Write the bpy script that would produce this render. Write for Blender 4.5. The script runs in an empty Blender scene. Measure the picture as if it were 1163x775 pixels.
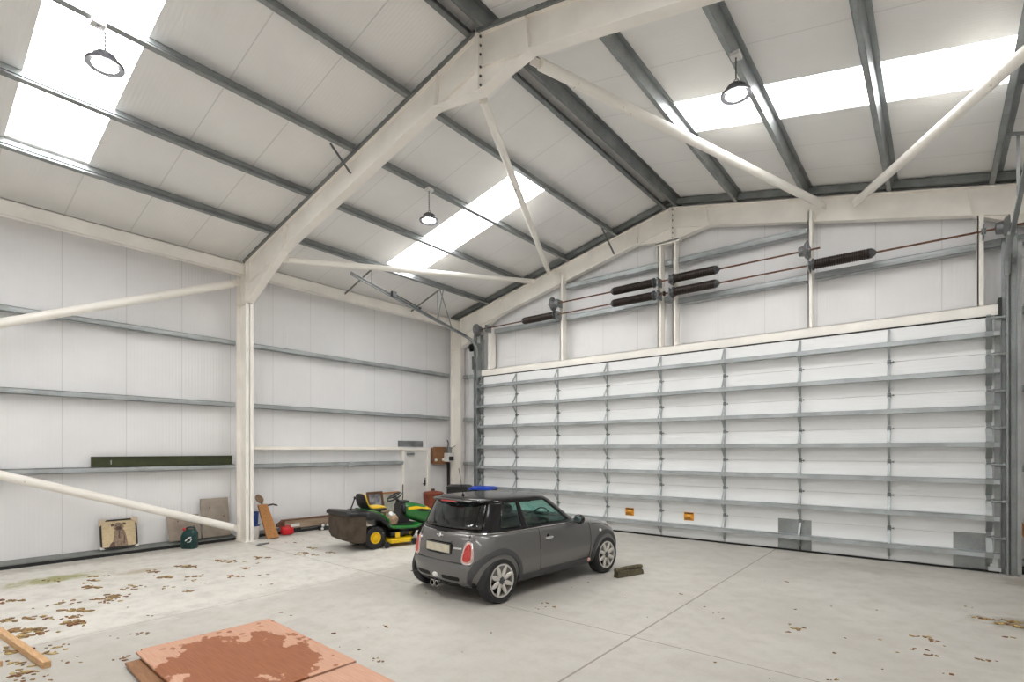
import bpy, bmesh, math, random
from mathutils import Vector, Matrix
from mathutils.bvhtree import BVHTree
R = math.radians
rnd = random.Random(7)
scene = bpy.context.scene
COL = scene.collection

# ------------------------------------------------------------------ materials
def newmat(name):
    m = bpy.data.materials.new(name); m.use_nodes = True
    nt = m.node_tree; nt.nodes.clear()
    out = nt.nodes.new('ShaderNodeOutputMaterial'); b = nt.nodes.new('ShaderNodeBsdfPrincipled')
    nt.links.new(b.outputs[0], out.inputs[0])
    return m, nt, b
def N(nt, typ, **kw):
    n = nt.nodes.new(typ)
    for k, v in kw.items(): setattr(n, k, v)
    return n
def mth(nt, op, a, b=None, c=None):
    n = N(nt, 'ShaderNodeMath', operation=op)
    for i, v in enumerate((a, b, c)):
        if v is None: continue
        if isinstance(v, (int, float)): n.inputs[i].default_value = v
        else: nt.links.new(v, n.inputs[i])
    return n.outputs[0]
def mixc(nt, fac, c1, c2, blend='MIX'):
    n = N(nt, 'ShaderNodeMix', data_type='RGBA', blend_type=blend)
    for i, v in ((0, fac), (6, c1), (7, c2)):
        if isinstance(v, (int, float)): n.inputs[i].default_value = v
        elif isinstance(v, tuple): n.inputs[i].default_value = (*v, 1) if len(v) == 3 else v
        else: nt.links.new(v, n.inputs[i])
    return n.outputs[2]
def noise(nt, vec, scale, detail=3, rough=.55):
    n = N(nt, 'ShaderNodeTexNoise'); n.inputs['Scale'].default_value = scale
    n.inputs['Detail'].default_value = detail; n.inputs['Roughness'].default_value = rough
    if vec is not None: nt.links.new(vec, n.inputs['Vector'])
    return n.outputs[0]
def ramp(nt, fac, a, b):
    n = N(nt, 'ShaderNodeMapRange', clamp=True, interpolation_type='SMOOTHSTEP')
    nt.links.new(fac, n.inputs[0]); n.inputs[1].default_value = a; n.inputs[2].default_value = b
    return n.outputs[0]
def objco(nt, scale=None):
    t = N(nt, 'ShaderNodeTexCoord').outputs['Object']
    if scale:
        mp = N(nt, 'ShaderNodeMapping'); nt.links.new(t, mp.inputs[0]); mp.inputs['Scale'].default_value = scale
        t = mp.outputs[0]
    return t
def simple(name, col, rough=.5, metal=0., var=.08, scale=6., bump=0., spec=.5, coat=0.):
    m, nt, b = newmat(name)
    co = objco(nt); f = noise(nt, co, scale, 4)
    lo = tuple(c * (1 - var) for c in col); hi = tuple(min(1, c * (1 + var)) for c in col)
    nt.links.new(mixc(nt, ramp(nt, f, .3, .7), lo, hi), b.inputs['Base Color'])
    b.inputs['Roughness'].default_value = rough; b.inputs['Metallic'].default_value = metal
    b.inputs['Specular IOR Level'].default_value = spec; b.inputs['Coat Weight'].default_value = coat
    if bump:
        bp = N(nt, 'ShaderNodeBump'); bp.inputs['Strength'].default_value = bump; bp.inputs['Distance'].default_value = .01
        nt.links.new(noise(nt, co, scale * 6, 4), bp.inputs['Height']); nt.links.new(bp.outputs[0], b.inputs['Normal'])
    return m
def cladding(name, axis, col, rib=.0625, joint=1.0, off=.32, depth=.5):
    """white insulated cladding sheet with fine ribs across `axis` and a joint every metre"""
    m, nt, b = newmat(name)
    co = objco(nt); sp = N(nt, 'ShaderNodeSeparateXYZ'); nt.links.new(co, sp.inputs[0])
    v = sp.outputs['XYZ'.index(axis)]
    fr = mth(nt, 'FRACT', mth(nt, 'DIVIDE', v, rib))
    tri = mth(nt, 'ABSOLUTE', mth(nt, 'SUBTRACT', fr, .5))
    h = ramp(nt, tri, .18, .32)
    fj = mth(nt, 'ABSOLUTE', mth(nt, 'SUBTRACT', mth(nt, 'FRACT', mth(nt, 'DIVIDE', mth(nt, 'SUBTRACT', v, off - joint * .5), joint)), .5))
    jl = ramp(nt, fj, .010, .004)
    ht = mth(nt, 'SUBTRACT', h, mth(nt, 'MULTIPLY', jl, 2.5))
    bp = N(nt, 'ShaderNodeBump'); bp.inputs['Strength'].default_value = depth; bp.inputs['Distance'].default_value = .003
    nt.links.new(ht, bp.inputs['Height']); nt.links.new(bp.outputs[0], b.inputs['Normal'])
    f = noise(nt, co, 1.3, 4)
    c = mixc(nt, ramp(nt, f, .3, .75), tuple(x * .96 for x in col), col)
    c = mixc(nt, mth(nt, 'MULTIPLY', jl, .28), c, (.35, .35, .36))
    nt.links.new(c, b.inputs['Base Color'])
    b.inputs['Roughness'].default_value = .42; b.inputs['Specular IOR Level'].default_value = .35
    return m
def emit(name, col, s):
    m = bpy.data.materials.new(name); m.use_nodes = True; nt = m.node_tree; nt.nodes.clear()
    o = nt.nodes.new('ShaderNodeOutputMaterial'); e = nt.nodes.new('ShaderNodeEmission')
    e.inputs[0].default_value = (*col, 1); e.inputs[1].default_value = s; nt.links.new(e.outputs[0], o.inputs[0])
    return m
def galvanised(name, col, rough, metal):
    m, nt, b = newmat(name)
    co = objco(nt)
    v = N(nt, 'ShaderNodeTexVoronoi'); v.inputs['Scale'].default_value = 45; nt.links.new(co, v.inputs['Vector'])
    f = noise(nt, co, 2.2, 5)
    c = mixc(nt, ramp(nt, f, .3, .7), tuple(x * .82 for x in col), tuple(min(1, x * 1.12) for x in col))
    c = mixc(nt, .10, c, v.outputs['Color'], 'SOFT_LIGHT')
    nt.links.new(c, b.inputs['Base Color'])
    b.inputs['Metallic'].default_value = metal; b.inputs['Roughness'].default_value = rough
    return m
def wood(name, c1, c2, scale=(1, 14, 14), rough=.6):
    m, nt, b = newmat(name)
    co = objco(nt, scale); f = noise(nt, co, 3.2, 6, .65)
    nt.links.new(mixc(nt, ramp(nt, f, .32, .68), c1, c2), b.inputs['Base Color'])
    b.inputs['Roughness'].default_value = rough
    bp = N(nt, 'ShaderNodeBump'); bp.inputs['Strength'].default_value = .25; bp.inputs['Distance'].default_value = .004
    nt.links.new(f, bp.inputs['Height']); nt.links.new(bp.outputs[0], b.inputs['Normal'])
    return m

M = {}
M['wall_y'] = cladding('wall cladding side', 'Y', (.865, .86, .87))
M['wall_x'] = cladding('wall cladding gable', 'X', (.865, .86, .87), off=.06)
M['roof'] = cladding('roof lining sheet', 'Y', (.93, .92, .905), rib=.055, off=.315)
M['door_panel'] = cladding('sectional door panel', 'Z', (.90, .91, .915), rib=.062, joint=.6157, off=0, depth=.35)
M['cream'] = simple('cream steel paint', (.95, .915, .855), .42, 0, .05, 1.5)
M['galv'] = galvanised('galvanised steel', (.34, .36, .36), .42, .65)
M['galv_mid'] = galvanised('satin galvanised steel', (.47, .50, .51), .5, .5)
M['galv_dark'] = galvanised('weathered galvanised steel', (.24, .255, .255), .5, .6)
M['galv_light'] = galvanised('bright galvanised steel', (.62, .65, .66), .35, .55)
M['sky'] = emit('daylight through rooflight', (1.0, .995, .98), 9.0)
M['lens'] = emit('led lens', (1.0, .98, .94), 200.0)
M['white_paint'] = simple('white paint', (.78, .77, .75), .4, 0, .03, 3)
M['dark_rubber'] = simple('black rubber', (.016, .016, .017), .7, 0, .15, 20)
M['black_plastic'] = simple('black plastic', (.02, .021, .022), .45, 0, .2, 8)
M['spring'] = simple('oiled spring steel', (.035, .026, .022), .38, .5, .3, 9)
M['rust'] = simple('rusted shaft steel', (.16, .075, .045), .6, .4, .35, 14)
M['dark_steel'] = simple('dark grey cast steel', (.10, .105, .11), .45, .6, .2, 9)
M['kerb'] = simple('grey base rail', (.20, .21, .20), .6, .2, .2, 3)
M['olive'] = simple('olive green paint', (.055, .062, .025), .5, .1, .2, 4)

# ------------------------------------------------------------------ mesh builder
class B:
    def __init__(s): s.bm = bmesh.new(); s.mi = 0
    def _f(s, vs):
        try:
            f = s.bm.faces.new(vs); f.material_index = s.mi; return f
        except ValueError: return None
    def hexa(s, c):
        v = [s.bm.verts.new(p) for p in c]
        for q in ((3, 2, 1, 0), (4, 5, 6, 7), (0, 1, 5, 4), (1, 2, 6, 5), (2, 3, 7, 6), (3, 0, 4, 7)): s._f([v[i] for i in q])
        return v
    def box(s, x0, x1, y0, y1, z0, z1):
        return s.hexa([(x0, y0, z0), (x1, y0, z0), (x1, y1, z0), (x0, y1, z0), (x0, y0, z1), (x1, y0, z1), (x1, y1, z1), (x0, y1, z1)])
    def bar(s, p, q, w, h, up=(0, 0, 1)):
        """box from p to q; w across, h along up"""
        p = Vector(p); q = Vector(q); d = (q - p).normalized(); up = Vector(up)
        a = d.cross(up)
        if a.length < 1e-4: a = d.cross(Vector((1, 0, 0)))
        a.normalize(); u = a.cross(d).normalized(); a *= w / 2; u *= h / 2
        return s.hexa([p - a - u, p + a - u, p + a + u, p - a + u, q - a - u, q + a - u, q + a + u, q - a + u])
    def prism(s, poly, vec):
        vec = Vector(vec); a = [s.bm.verts.new(p) for p in poly]; b = [s.bm.verts.new(Vector(p) + vec) for p in poly]
        n = len(poly); s._f(a[::-1]); s._f(b)
        for i in range(n): s._f([a[i], a[(i + 1) % n], b[(i + 1) % n], b[i]])
    def tube(s, pts, r, seg=10, caps=True, radii=None):
        pts = [Vector(p) for p in pts]; rings = []; prev = None
        for i, p in enumerate(pts):
            d = (pts[min(i + 1, len(pts) - 1)] - pts[max(i - 1, 0)]).normalized()
            if prev is None:
                a = d.cross(Vector((0, 0, 1)))
                if a.length < .05: a = d.cross(Vector((1, 0, 0)))
            else: a = prev - d * prev.dot(d)
            a.normalize(); prev = a; b = d.cross(a); rr = radii[i] if radii else r
            rings.append([s.bm.verts.new(p + (a * math.cos(t) + b * math.sin(t)) * rr) for t in (2 * math.pi * k / seg for k in range(seg))])
        for r0, r1 in zip(rings, rings[1:]):
            for k in range(seg): s._f([r0[k], r0[(k + 1) % seg], r1[(k + 1) % seg], r1[k]])
        if caps: s._f(rings[0][::-1]); s._f(rings[-1])
    def lathe(s, prof, c, axis=(0, 0, 1), seg=24, caps=True):
        """prof: (radius, height along axis)"""
        c = Vector(c); d = Vector(axis).normalized(); a = d.cross(Vector((0, 0, 1)))
        if a.length < .05: a = Vector((1, 0, 0))
        a.normalize(); b = d.cross(a); rings = []
        for r, h in prof:
            r = max(r, 1e-4)
            rings.append([s.bm.verts.new(c + d * h + (a * math.cos(t) + b * math.sin(t)) * r) for t in (2 * math.pi * k / seg for k in range(seg))])
        for r0, r1 in zip(rings, rings[1:]):
            for k in range(seg): s._f([r0[k], r0[(k + 1) % seg], r1[(k + 1) % seg], r1[k]])
        if caps: s._f(rings[0][::-1]); s._f(rings[-1])
    def loft(s, rings, closed=True, caps=True):
        vr = [[s.bm.verts.new(p) for p in r] for r in rings]; n = len(vr[0])
        for r0, r1 in zip(vr, vr[1:]):
            for k in range(n if closed else n - 1): s._f([r0[k], r0[(k + 1) % n], r1[(k + 1) % n], r1[k]])
        if caps: s._f(vr[0][::-1]); s._f(vr[-1])
    def blob(s, c, rx, ry, rz, seg=16, rings=10, rot=None):
        c = Vector(c); m = rot or Matrix.Identity(3); rr = []
        for i in range(1, rings):
            th = math.pi * i / rings
            rr.append([s.bm.verts.new(c + m @ Vector((rx * math.sin(th) * math.cos(2 * math.pi * k / seg), ry * math.sin(th) * math.sin(2 * math.pi * k / seg), -rz * math.cos(th)))) for k in range(seg)])
        for r0, r1 in zip(rr, rr[1:]):
            for k in range(seg): s._f([r0[k], r0[(k + 1) % seg], r1[(k + 1) % seg], r1[k]])
        b0 = s.bm.verts.new(c + m @ Vector((0, 0, -rz))); t0 = s.bm.verts.new(c + m @ Vector((0, 0, rz)))
        for k in range(seg):
            s._f([rr[0][(k + 1) % seg], rr[0][k], b0]); s._f([rr[-1][k], rr[-1][(k + 1) % seg], t0])
    def build(s, name, mat, parent=None, bevel=0, smooth=True, world=False, origin=None, subd=0, fix=True):
        bm = s.bm
        if fix: bmesh.ops.recalc_face_normals(bm, faces=bm.faces[:])
        off = Vector((0, 0, 0))
        if parent is not None and world:
            root = parent
            while root is not None: off += root.location; root = root.parent
        elif parent is None and origin is None and world:
            xs = [v.co for v in bm.verts]
            off = Vector(((min(v.x for v in xs) + max(v.x for v in xs)) / 2, (min(v.y for v in xs) + max(v.y for v in xs)) / 2, min(v.z for v in xs)))
        if off.length: bmesh.ops.translate(bm, verts=bm.verts[:], vec=-off)
        if smooth:
            for f in bm.faces: f.smooth = True
            for e in bm.edges:
                if len(e.link_faces) == 2 and e.calc_face_angle(0) > R(38): e.smooth = False
        me = bpy.data.meshes.new(name); bm.to_mesh(me); bm.free()
        for x in (mat if isinstance(mat, (list, tuple)) else [mat]): me.materials.append(x)
        o = bpy.data.objects.new(name, me); COL.objects.link(o)
        if parent is not None: o.parent = parent
        elif off.length: o.location = off
        if subd:
            sm = o.modifiers.new('s', 'SUBSURF'); sm.levels = subd; sm.render_levels = subd
        if bevel:
            b = o.modifiers.new('b', 'BEVEL'); b.width = bevel; b.segments = 2; b.limit_method = 'ANGLE'; b.angle_limit = R(40)
        return o
def tag(o, label, cat, group=None, kind=None):
    o['label'] = label; o['category'] = cat
    if group: o['group'] = group
    if kind: o['kind'] = kind
    return o
def thing(name, label, cat, loc=(0, 0, 0), rotz=0, group=None, kind=None):
    o = bpy.data.objects.new(name, None); COL.objects.link(o); o.empty_display_size = .1
    o.location = loc; o.rotation_euler = (0, 0, rotz)
    return tag(o, label, cat, group, kind)
def struct(o): o['kind'] = 'structure'; return o
def copy_tree(o, loc, rotz=None):
    def rec(x, p):
        c = x.copy(); COL.objects.link(c)
        if p is not None: c.parent = p
        for ch in [k for k in kids.get(x.name, [])]: rec(ch, c)
        return c
    kids = {}
    for k in list(bpy.data.objects):
        if k.parent is not None: kids.setdefault(k.parent.name, []).append(k)
    c = rec(o, None); c.location = loc
    if rotz is not None: c.rotation_euler = (0, 0, rotz)
    return c

# ------------------------------------------------------------------ hall dimensions (metres, camera above the origin)
RX, K, ZR = -4.97, .2246, 8.09            # ridge line, roof slope, lining height at the ridge
LW, RW, GY, BY = -12.70, 2.76, 12.42, -9.0
DW0, DW1, DH = -11.0, .80, 4.31           # big door
def roofz(x): return ZR - K * abs(x - RX)
SKY_Y = [(-5.70, -4.70), (1.315, 2.315), (8.30, 9.315)]
SKY_X = [(-10.82, -6.50), (-3.44, .80)]

# ------------------------------------------------------------------ floor
def floor_mat():
    m, nt, b = newmat('worn concrete slab')
    co = objco(nt); sp = N(nt, 'ShaderNodeSeparateXYZ'); nt.links.new(co, sp.inputs[0]); X, Y = sp.outputs[0], sp.outputs[1]
    n1 = noise(nt, co, .45, 4); n2 = noise(nt, co, 3.5, 6, .7); n3 = noise(nt, co, 30, 4, .7)
    c = mixc(nt, ramp(nt, n1, .3, .7), (.47, .448, .408), (.57, .546, .505))
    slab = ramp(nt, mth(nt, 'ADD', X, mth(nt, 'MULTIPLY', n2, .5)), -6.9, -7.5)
    c = mixc(nt, mth(nt, 'MULTIPLY', slab, .65), c, (.80, .775, .725))  # paler left slab; bright pool under the rooflights painted into its concrete colour
    c = mixc(nt, mth(nt, 'MULTIPLY', ramp(nt, n2, .40, .74), .55), c, (.42, .39, .345))
    c = mixc(nt, mth(nt, 'MULTIPLY', ramp(nt, n3, .52, .78), .40), c, (.34, .32, .30))
    # faint wheel scuffs running along the hall
    n4 = noise(nt, objco(nt, (1.6, .16, 1)), 2.4, 4, .6)
    c = mixc(nt, mth(nt, 'MULTIPLY', ramp(nt, n4, .55, .75), .25), c, (.42, .41, .39))
    def line(v, at, w):
        return mth(nt, 'LESS_THAN', mth(nt, 'ABSOLUTE', mth(nt, 'SUBTRACT', v, at)), w)
    j = mth(nt, 'MAXIMUM', line(X, -7.41, .006), mth(nt, 'MAXIMUM', line(X, -2.62, .012), mth(nt, 'MAXIMUM', line(Y, 5.35, .008), line(Y, -1.4, .008))))
    c = mixc(nt, mth(nt, 'MULTIPLY', j, .75), c, (.20, .16, .13))
    def patch(cx, cy, rx, ry, lo, hi, sc):
        dx = mth(nt, 'DIVIDE', mth(nt, 'SUBTRACT', X, cx), rx); dy = mth(nt, 'DIVIDE', mth(nt, 'SUBTRACT', Y, cy), ry)
        d = mth(nt, 'SQRT', mth(nt, 'ADD', mth(nt, 'MULTIPLY', dx, dx), mth(nt, 'MULTIPLY', dy, dy)))
        d = mth(nt, 'ADD', d, mth(nt, 'MULTIPLY', mth(nt, 'SUBTRACT', noise(nt, co, sc, 5, .7), .5), 1.8))
        return ramp(nt, d, hi, lo)
    c = mixc(nt, mth(nt, 'MULTIPLY', patch(-10.95, 1.9, .42, .85, .25, .95, 4), .85), c, (.27, .27, .06))
    c = mixc(nt, mth(nt, 'MULTIPLY', patch(-10.55, 2.95, .3, .5, .2, .9, 7), .6), c, (.33, .25, .12))
    c = mixc(nt, mth(nt, 'MULTIPLY', patch(.95, 8.6, .75, .45, .2, 1., 5), .75), c, (.16, .13, .08))
    c = mixc(nt, mth(nt, 'MULTIPLY', patch(1.2, 11.3, .7, .6, .2, 1., 5), .6), c, (.20, .15, .10))
    c = mixc(nt, mth(nt, 'MULTIPLY', patch(-1.2, 11.0, 1.4, .5, .2, 1.1, 3), .35), c, (.25, .22, .18))
    c = mixc(nt, mth(nt, 'MULTIPLY', patch(-12.2, 4, .35, 5, .3, 1.1, 5), .45), c, (.28, .25, .21))
    nt.links.new(c, b.inputs['Base Color'])
    nt.links.new(mth(nt, 'ADD', mth(nt, 'MULTIPLY', n2, .3), .30), b.inputs['Roughness'])
    b.inputs['Specular IOR Level'].default_value = .35
    bp = N(nt, 'ShaderNodeBump'); bp.inputs['Strength'].default_value = .12; bp.inputs['Distance'].default_value = .004
    nt.links.new(mth(nt, 'SUBTRACT', n2, j), bp.inputs['Height']); nt.links.new(bp.outputs[0], b.inputs['Normal'])
    return m
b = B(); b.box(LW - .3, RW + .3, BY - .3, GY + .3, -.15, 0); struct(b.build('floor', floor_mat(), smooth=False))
# ------------------------------------------------------------------ walls
b = B(); b.box(LW - .1, LW, BY, GY, 0, roofz(LW) + .05); struct(b.build('wall_left', M['wall_y'], smooth=False))
b = B(); b.box(RW, RW + .1, BY, GY, 0, roofz(RW) + .05); struct(b.build('wall_right', M['wall_y'], smooth=False))
def gable(name, y0, y1):
    b = B(); b.prism([(LW - .1, y0, 0), (RW + .1, y0, 0), (RW + .1, y0, roofz(RW) + .06), (RX, y0, ZR + .06), (LW - .1, y0, roofz(LW) + .06)], (0, y1 - y0, 0))
    return struct(b.build(name, M['wall_x'], smooth=False))
gable('wall_back', GY, GY + .1); gable('wall_front', BY - .1, BY)
# ------------------------------------------------------------------ roof lining with real openings for the rooflights
def slope_box(b, x0, x1, y0, y1, lo, hi):
    b.hexa([(x0, y0, roofz(x0) + lo), (x1, y0, roofz(x1) + lo), (x1, y1, roofz(x1) + lo), (x0, y1, roofz(x0) + lo),
            (x0, y0, roofz(x0) + hi), (x1, y0, roofz(x1) + hi), (x1, y1, roofz(x1) + hi), (x0, y1, roofz(x0) + hi)])
for nm, (x0, x1), (sx0, sx1) in (('ceiling', (LW - .1, RX), SKY_X[0]), ('ceiling', (RX, RW + .1), SKY_X[1])):
    b = B()
    ys = [BY]
    for a, c in SKY_Y: ys += [a, c]
    ys.append(GY + .05)
    for i in range(len(ys) - 1):
        if i % 2 == 0: slope_box(b, x0, x1, ys[i], ys[i + 1], 0, .08)
        else:
            slope_box(b, x0, sx0, ys[i], ys[i + 1], 0, .08); slope_box(b, sx1, x1, ys[i], ys[i + 1], 0, .08)
    struct(b.build(nm, M['roof'], smooth=False))
wn = 1
for sx0, sx1 in SKY_X:
    for sy0, sy1 in SKY_Y:
        b = B(); n = 40
        for k in range(n):                                    # shallow corrugation like the neighbouring sheets
            y0 = sy0 + (sy1 - sy0) * k / n; y1 = sy0 + (sy1 - sy0) * (k + 1) / n; o = .012 if k % 2 else .02
            slope_box(b, sx0, sx1, y0, y1, o, o + .004)
        o = struct(b.build('window_%d' % wn, M['sky'], smooth=False))
        lb = {(0, 1): 'bright white rooflight strip near the top of the photo above the left wall', (0, 2): 'bright white rooflight strip on the left roof slope behind the middle frame', (1, 2): 'long bright white rooflight strip on the right roof slope'}.get((SKY_X.index((sx0, sx1)), SKY_Y.index((sy0, sy1))))
        if lb: o["label"] = lb; o['category'] = 'rooflight'
        wn += 1

# ------------------------------------------------------------------ steel portal frames
def frame(y, label, h_drop=0.0, strip=True):
    t = thing('portal_frame', label, 'steel frame', (RX, y, 0), kind='thing')
    fw = .085                                                # half flange width
    top = lambda x: roofz(x) - .2 - h_drop
    for sgn in (-1, 1):
        mx = lambda x: x if sgn < 0 else 2 * RX - x
        # column
        b = B(); cz = top(-12.46)
        P = lambda x, z, yy=0: Vector((mx(x), y + yy, z))
        b.prism([P(-12.46, 0, -.006), P(-12.0, 0, -.006), P(-12.0, 5.37, -.006), P(-12.0, 6.26, -.006), P(-12.46, cz, -.006)], (0, .012, 0))
        for x in (-12.452, -12.008):
            b.bar(P(x, 0), P(x, 5.40 if x > -12.2 else cz), .016, fw * 2, (0, 1, 0))
        b.bar(P(-12.03, 5.36), P(-12.03, 6.27), .05, fw * 2, (0, 1, 0))   # haunch end plates
        b.bar(P(-12.46, 5.36), P(-12.0, 5.36), fw * 2, .014)
        b.box(min(mx(-12.5), mx(-11.96)), max(mx(-12.5), mx(-11.96)), y - .13, y + .13, 0, .02)
        for k in range(7):
            for yy in (-.05, .05): b.lathe([(.016, 0), (.016, .012)], P(-12.06, 5.45 + k * .12, yy), (-sgn * -1, 0, 0), 6)
        b.build('column', M['cream'], t, world=True)
        # rafter: web polygon, then flanges along its edges
        b = B()
        A = [(-12.0, top(-12.0) - .01), (RX, top(RX) - .01)]
        Bt = [(-12.0, 5.37), (-10.41, top(-10.41) - .50), (-5.86, top(-5.86) - .47), (RX, 7.06 - h_drop)]
        b.prism([P(x, z, -.006) for x, z in A + Bt[::-1]], (0, .012, 0))
        b.bar(P(A[0][0] - .03, A[0][1] - .007), P(*A[1]), fw * 2, .016)
        for p, q in zip(Bt, Bt[1:]):
            b.bar(P(*p), P(*q), fw * 2, .018, (0, 0, 1))
        # second (cut) flange line in both haunches and stiffeners
        b.bar(P(-12.0, top(-12) - .50), P(-10.41, top(-10.41) - .50), fw * 1.3, .014)
        b.bar(P(-5.86, top(-5.86) - .47), P(RX, top(RX) - .47), fw * 1.3, .014)
        for x, zb in ((-10.41, top(-10.41) - .5), (-5.86, top(-5.86) - .47)):
            b.bar(P(x, zb), P(x + .06 * 1, top(x) - .02), .014, fw * 1.9, (0, 1, 0))
        b.build('rafter', M['cream'], t, world=True)
    b = B()
    b.box(RX - .03, RX + .03, y - .10, y + .10, 7.06 - h_drop, top(RX) - .02)
    b.mi = 1
    for s in (-1, 1):
        for k in range(6):
            for yy in (-.055, .055):
                b.lathe([(.018, 0), (.018, .016)], (RX + s * .03, y + yy, 7.14 - h_drop + k * .125 + (.05 if k > 2 else 0)), (s, 0, 0), 6)
    b.build('apex_plate', [M['cream'], M['dark_steel']], t, world=True)
    if strip:
        b = B()
        for s in (-1, 1):
            x1 = RX + s * 7.1
            b.bar((RX + s * .02, y - .105, top(RX) - .015), (x1, y - .105, top(x1) - .015), .035, .05)
            for k in range(26):
                x = RX + s * (.25 + k * .27); b.lathe([(.009, 0), (.009, .02)], (x, y - .122, top(x) - .012), (0, -1, 0), 6)
        b.build('top_strip', M['galv_dark'], t, world=True)
    return t
frA = frame(5.44, 'cream steel portal frame crossing the middle of the hall over the car')
frB = frame(12.24, 'cream steel portal frame against the gable wall above the big door', strip=False)
# galvanised angle along the top of the gable frame
b = B()
for s in (-1, 1):
    x1 = RX + s * 7.4
    b.bar((RX, 12.13, roofz(RX) - .09), (x1, 12.13, roofz(x1) - .09), .10, .13)
tag(b.build('closure_angle', M['galv_dark'], world=True), 'grey galvanised closure angle running under the roof along the gable frame', 'steel angle', kind='thing')

# ------------------------------------------------------------------ purlins (Z sections), one per line
def zee(b, x, dirs, y0, y1, hgt=.19, fl=.07):
    """dirs=+1: lower flange points to +X"""
    s = -1 if x > RX else 1
    tx = Vector((1, 0, K * s)).normalized(); nz = Vector((-K * s, 0, 1)).normalized()
    o = Vector((x, 0, roofz(x) - .004)); t = .012
    def pt(u, v): p = o + tx * u + nz * v; return (p.x, y0, p.z)
    d = dirs
    def rect(u0, u1, v0, v1): b.prism([pt(u0, v0), pt(u1, v0), pt(u1, v1), pt(u0, v1)], (0, y1 - y0, 0))
    rect(-t / 2, t / 2, -hgt, 0)
    a, c = sorted((0, d * fl)); rect(a, c, -hgt, -hgt + t)
    a, c = sorted((0, -d * fl)); rect(a, c, -t, 0)
    a, c = sorted((d * fl, d * (fl - t))); rect(a, c, -hgt, -hgt + .028)
    a, c = sorted((0, d * .028)); rect(a, c, -hgt * .55, -hgt * .45)
names = ['lowest galvanised roof purlin beside the left eaves beam', 'second galvanised roof purlin up from the left eaves beam',
         'third galvanised roof purlin up the left slope, carrying two hanging lamps', 'fourth galvanised roof purlin up the left slope, above the rooflights',
         'galvanised ridge purlin on the left side of the roof ridge', 'galvanised ridge purlin on the right side of the roof ridge',
         'galvanised roof purlin at the top end of the right rooflight', 'galvanised roof purlin on the right slope carrying one hanging lamp',
         'galvanised roof purlin crossing the middle of the right rooflight', 'galvanised roof purlin near the right eaves, behind the sloping door track']
for i, (x, d) in enumerate([(-10.88, 1), (-9.41, 1), (-7.94, 1), (-6.49, 1), (-5.17, 1), (-4.77, -1), (-3.40, -1), (-2.04, -1), (-.64, -1), (.79, -1)]):
    b = B(); zee(b, x, d, BY + .02, GY - .02)
    tag(b.build('roof_purlin', M['galv_dark'] if i in (4, 5) else M['galv'], world=True, smooth=False), names[i], 'purlin', 'roof purlins', kind='thing')
# fly braces from purlins down to the rafters
for (p, q), lb in ((((-7.94, 4.93, roofz(-7.94) - .19), (-7.97, 5.35, 6.90)), 'thin grey knee strut from the third left purlin to the middle frame'),
                   (((-6.46, 11.5, roofz(-6.46) - .19), (-6.46, 12.13, 7.10)), 'thin grey knee strut from the fourth left purlin to the gable frame')):
    b = B(); b.bar(p, q, .045, .006); b.bar(p, q, .006, .045)
    tag(b.build('knee_strut', M['galv_dark'], world=True), lb, 'strut')
# ------------------------------------------------------------------ eaves beams
def eave(sg, y0, y1, label):
    mx = (lambda x: x) if sg < 0 else (lambda x: 2 * RX - x)
    b = B()
    def bx(xa, xb, z0, z1):
        a, c = sorted((mx(xa), mx(xb))); b.box(a, c, y0, y1, z0, z1)
    bx(-12.17, -12.15, 6.02, 6.285); bx(-12.30, -12.15, 6.27, 6.285); bx(-12.30, -12.15, 6.02, 6.035); bx(-12.15, -12.135, 6.02, 6.07)
    tag(b.build('eaves_beam', M['cream'], world=True, smooth=False), label, 'beam', kind='thing')
eave(-1, 5.44 + .01, 12.235, 'cream eaves beam along the left wall between the two frames')
eave(-1, BY, 5.43, 'cream eaves beam along the left wall on the near side of the middle frame')
# ------------------------------------------------------------------ wall girts (galvanised rails)
def girt(p, q, label, mat='galv_mid', h=.10, d=.16, inward=(1, 0, 0)):
    """channel rail from p to q; its face looks `inward`, depth goes back to the sheeting"""
    p = Vector(p); q = Vector(q); i = Vector(inward); b = B(); t = .01; u = Vector((0, 0, 1))
    b.bar(p - i * t / 2, q - i * t / 2, h, t, i)
    for z in (h / 2 - t / 2, -h / 2 + t / 2): b.bar(p - i * d / 2 + u * z, q - i * d / 2 + u * z, d, t, u)
    b.bar(p + u * .0 + i * .004, q + i * .004, .022, .008, i)
    return tag(b.build('wall_rail', M[mat], world=True, smooth=False), label, 'rail', 'galvanised wall rails', kind='thing')
GX = -12.50
for z, nm in ((4.52, 'upper'), (3.10, 'middle'), (1.68, 'lower')):
    girt((GX, BY + .01, z), (GX, 5.35, z), nm + ' galvanised rail on the left wall, ' + ('under the olive green strip' if z < 2 else 'near side of the middle frame'))
    girt((GX, 5.53, z), (GX, 12.14 if z > 2 else 10.22, z), nm + ' galvanised rail on the left wall between middle frame and ' + ('gable' if z > 2 else 'white side door'))
for z in (1.68, 3.1, 4.52): girt((2.56, 12.4, z), (2.56, BY + .01, z), 'galvanised rail on the wall beyond the right edge of the photo', inward=(-1, 0, 0))
# clip on the lower rail
b = B(); b.box(-12.51, -12.46, 8.32, 8.46, 1.60, 1.74); b.lathe([(.02, 0), (.02, .03)], (-12.46, 8.36, 1.7), (1, 0, 0), 8); b.lathe([(.02, 0), (.02, .03)], (-12.46, 8.43, 1.64), (1, 0, 0), 8)
tag(b.build('rail_clip', M['galv_light'], world=True), 'pale bolted splice clip in the middle of the lower wall rail behind the mower', 'clip')
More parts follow.
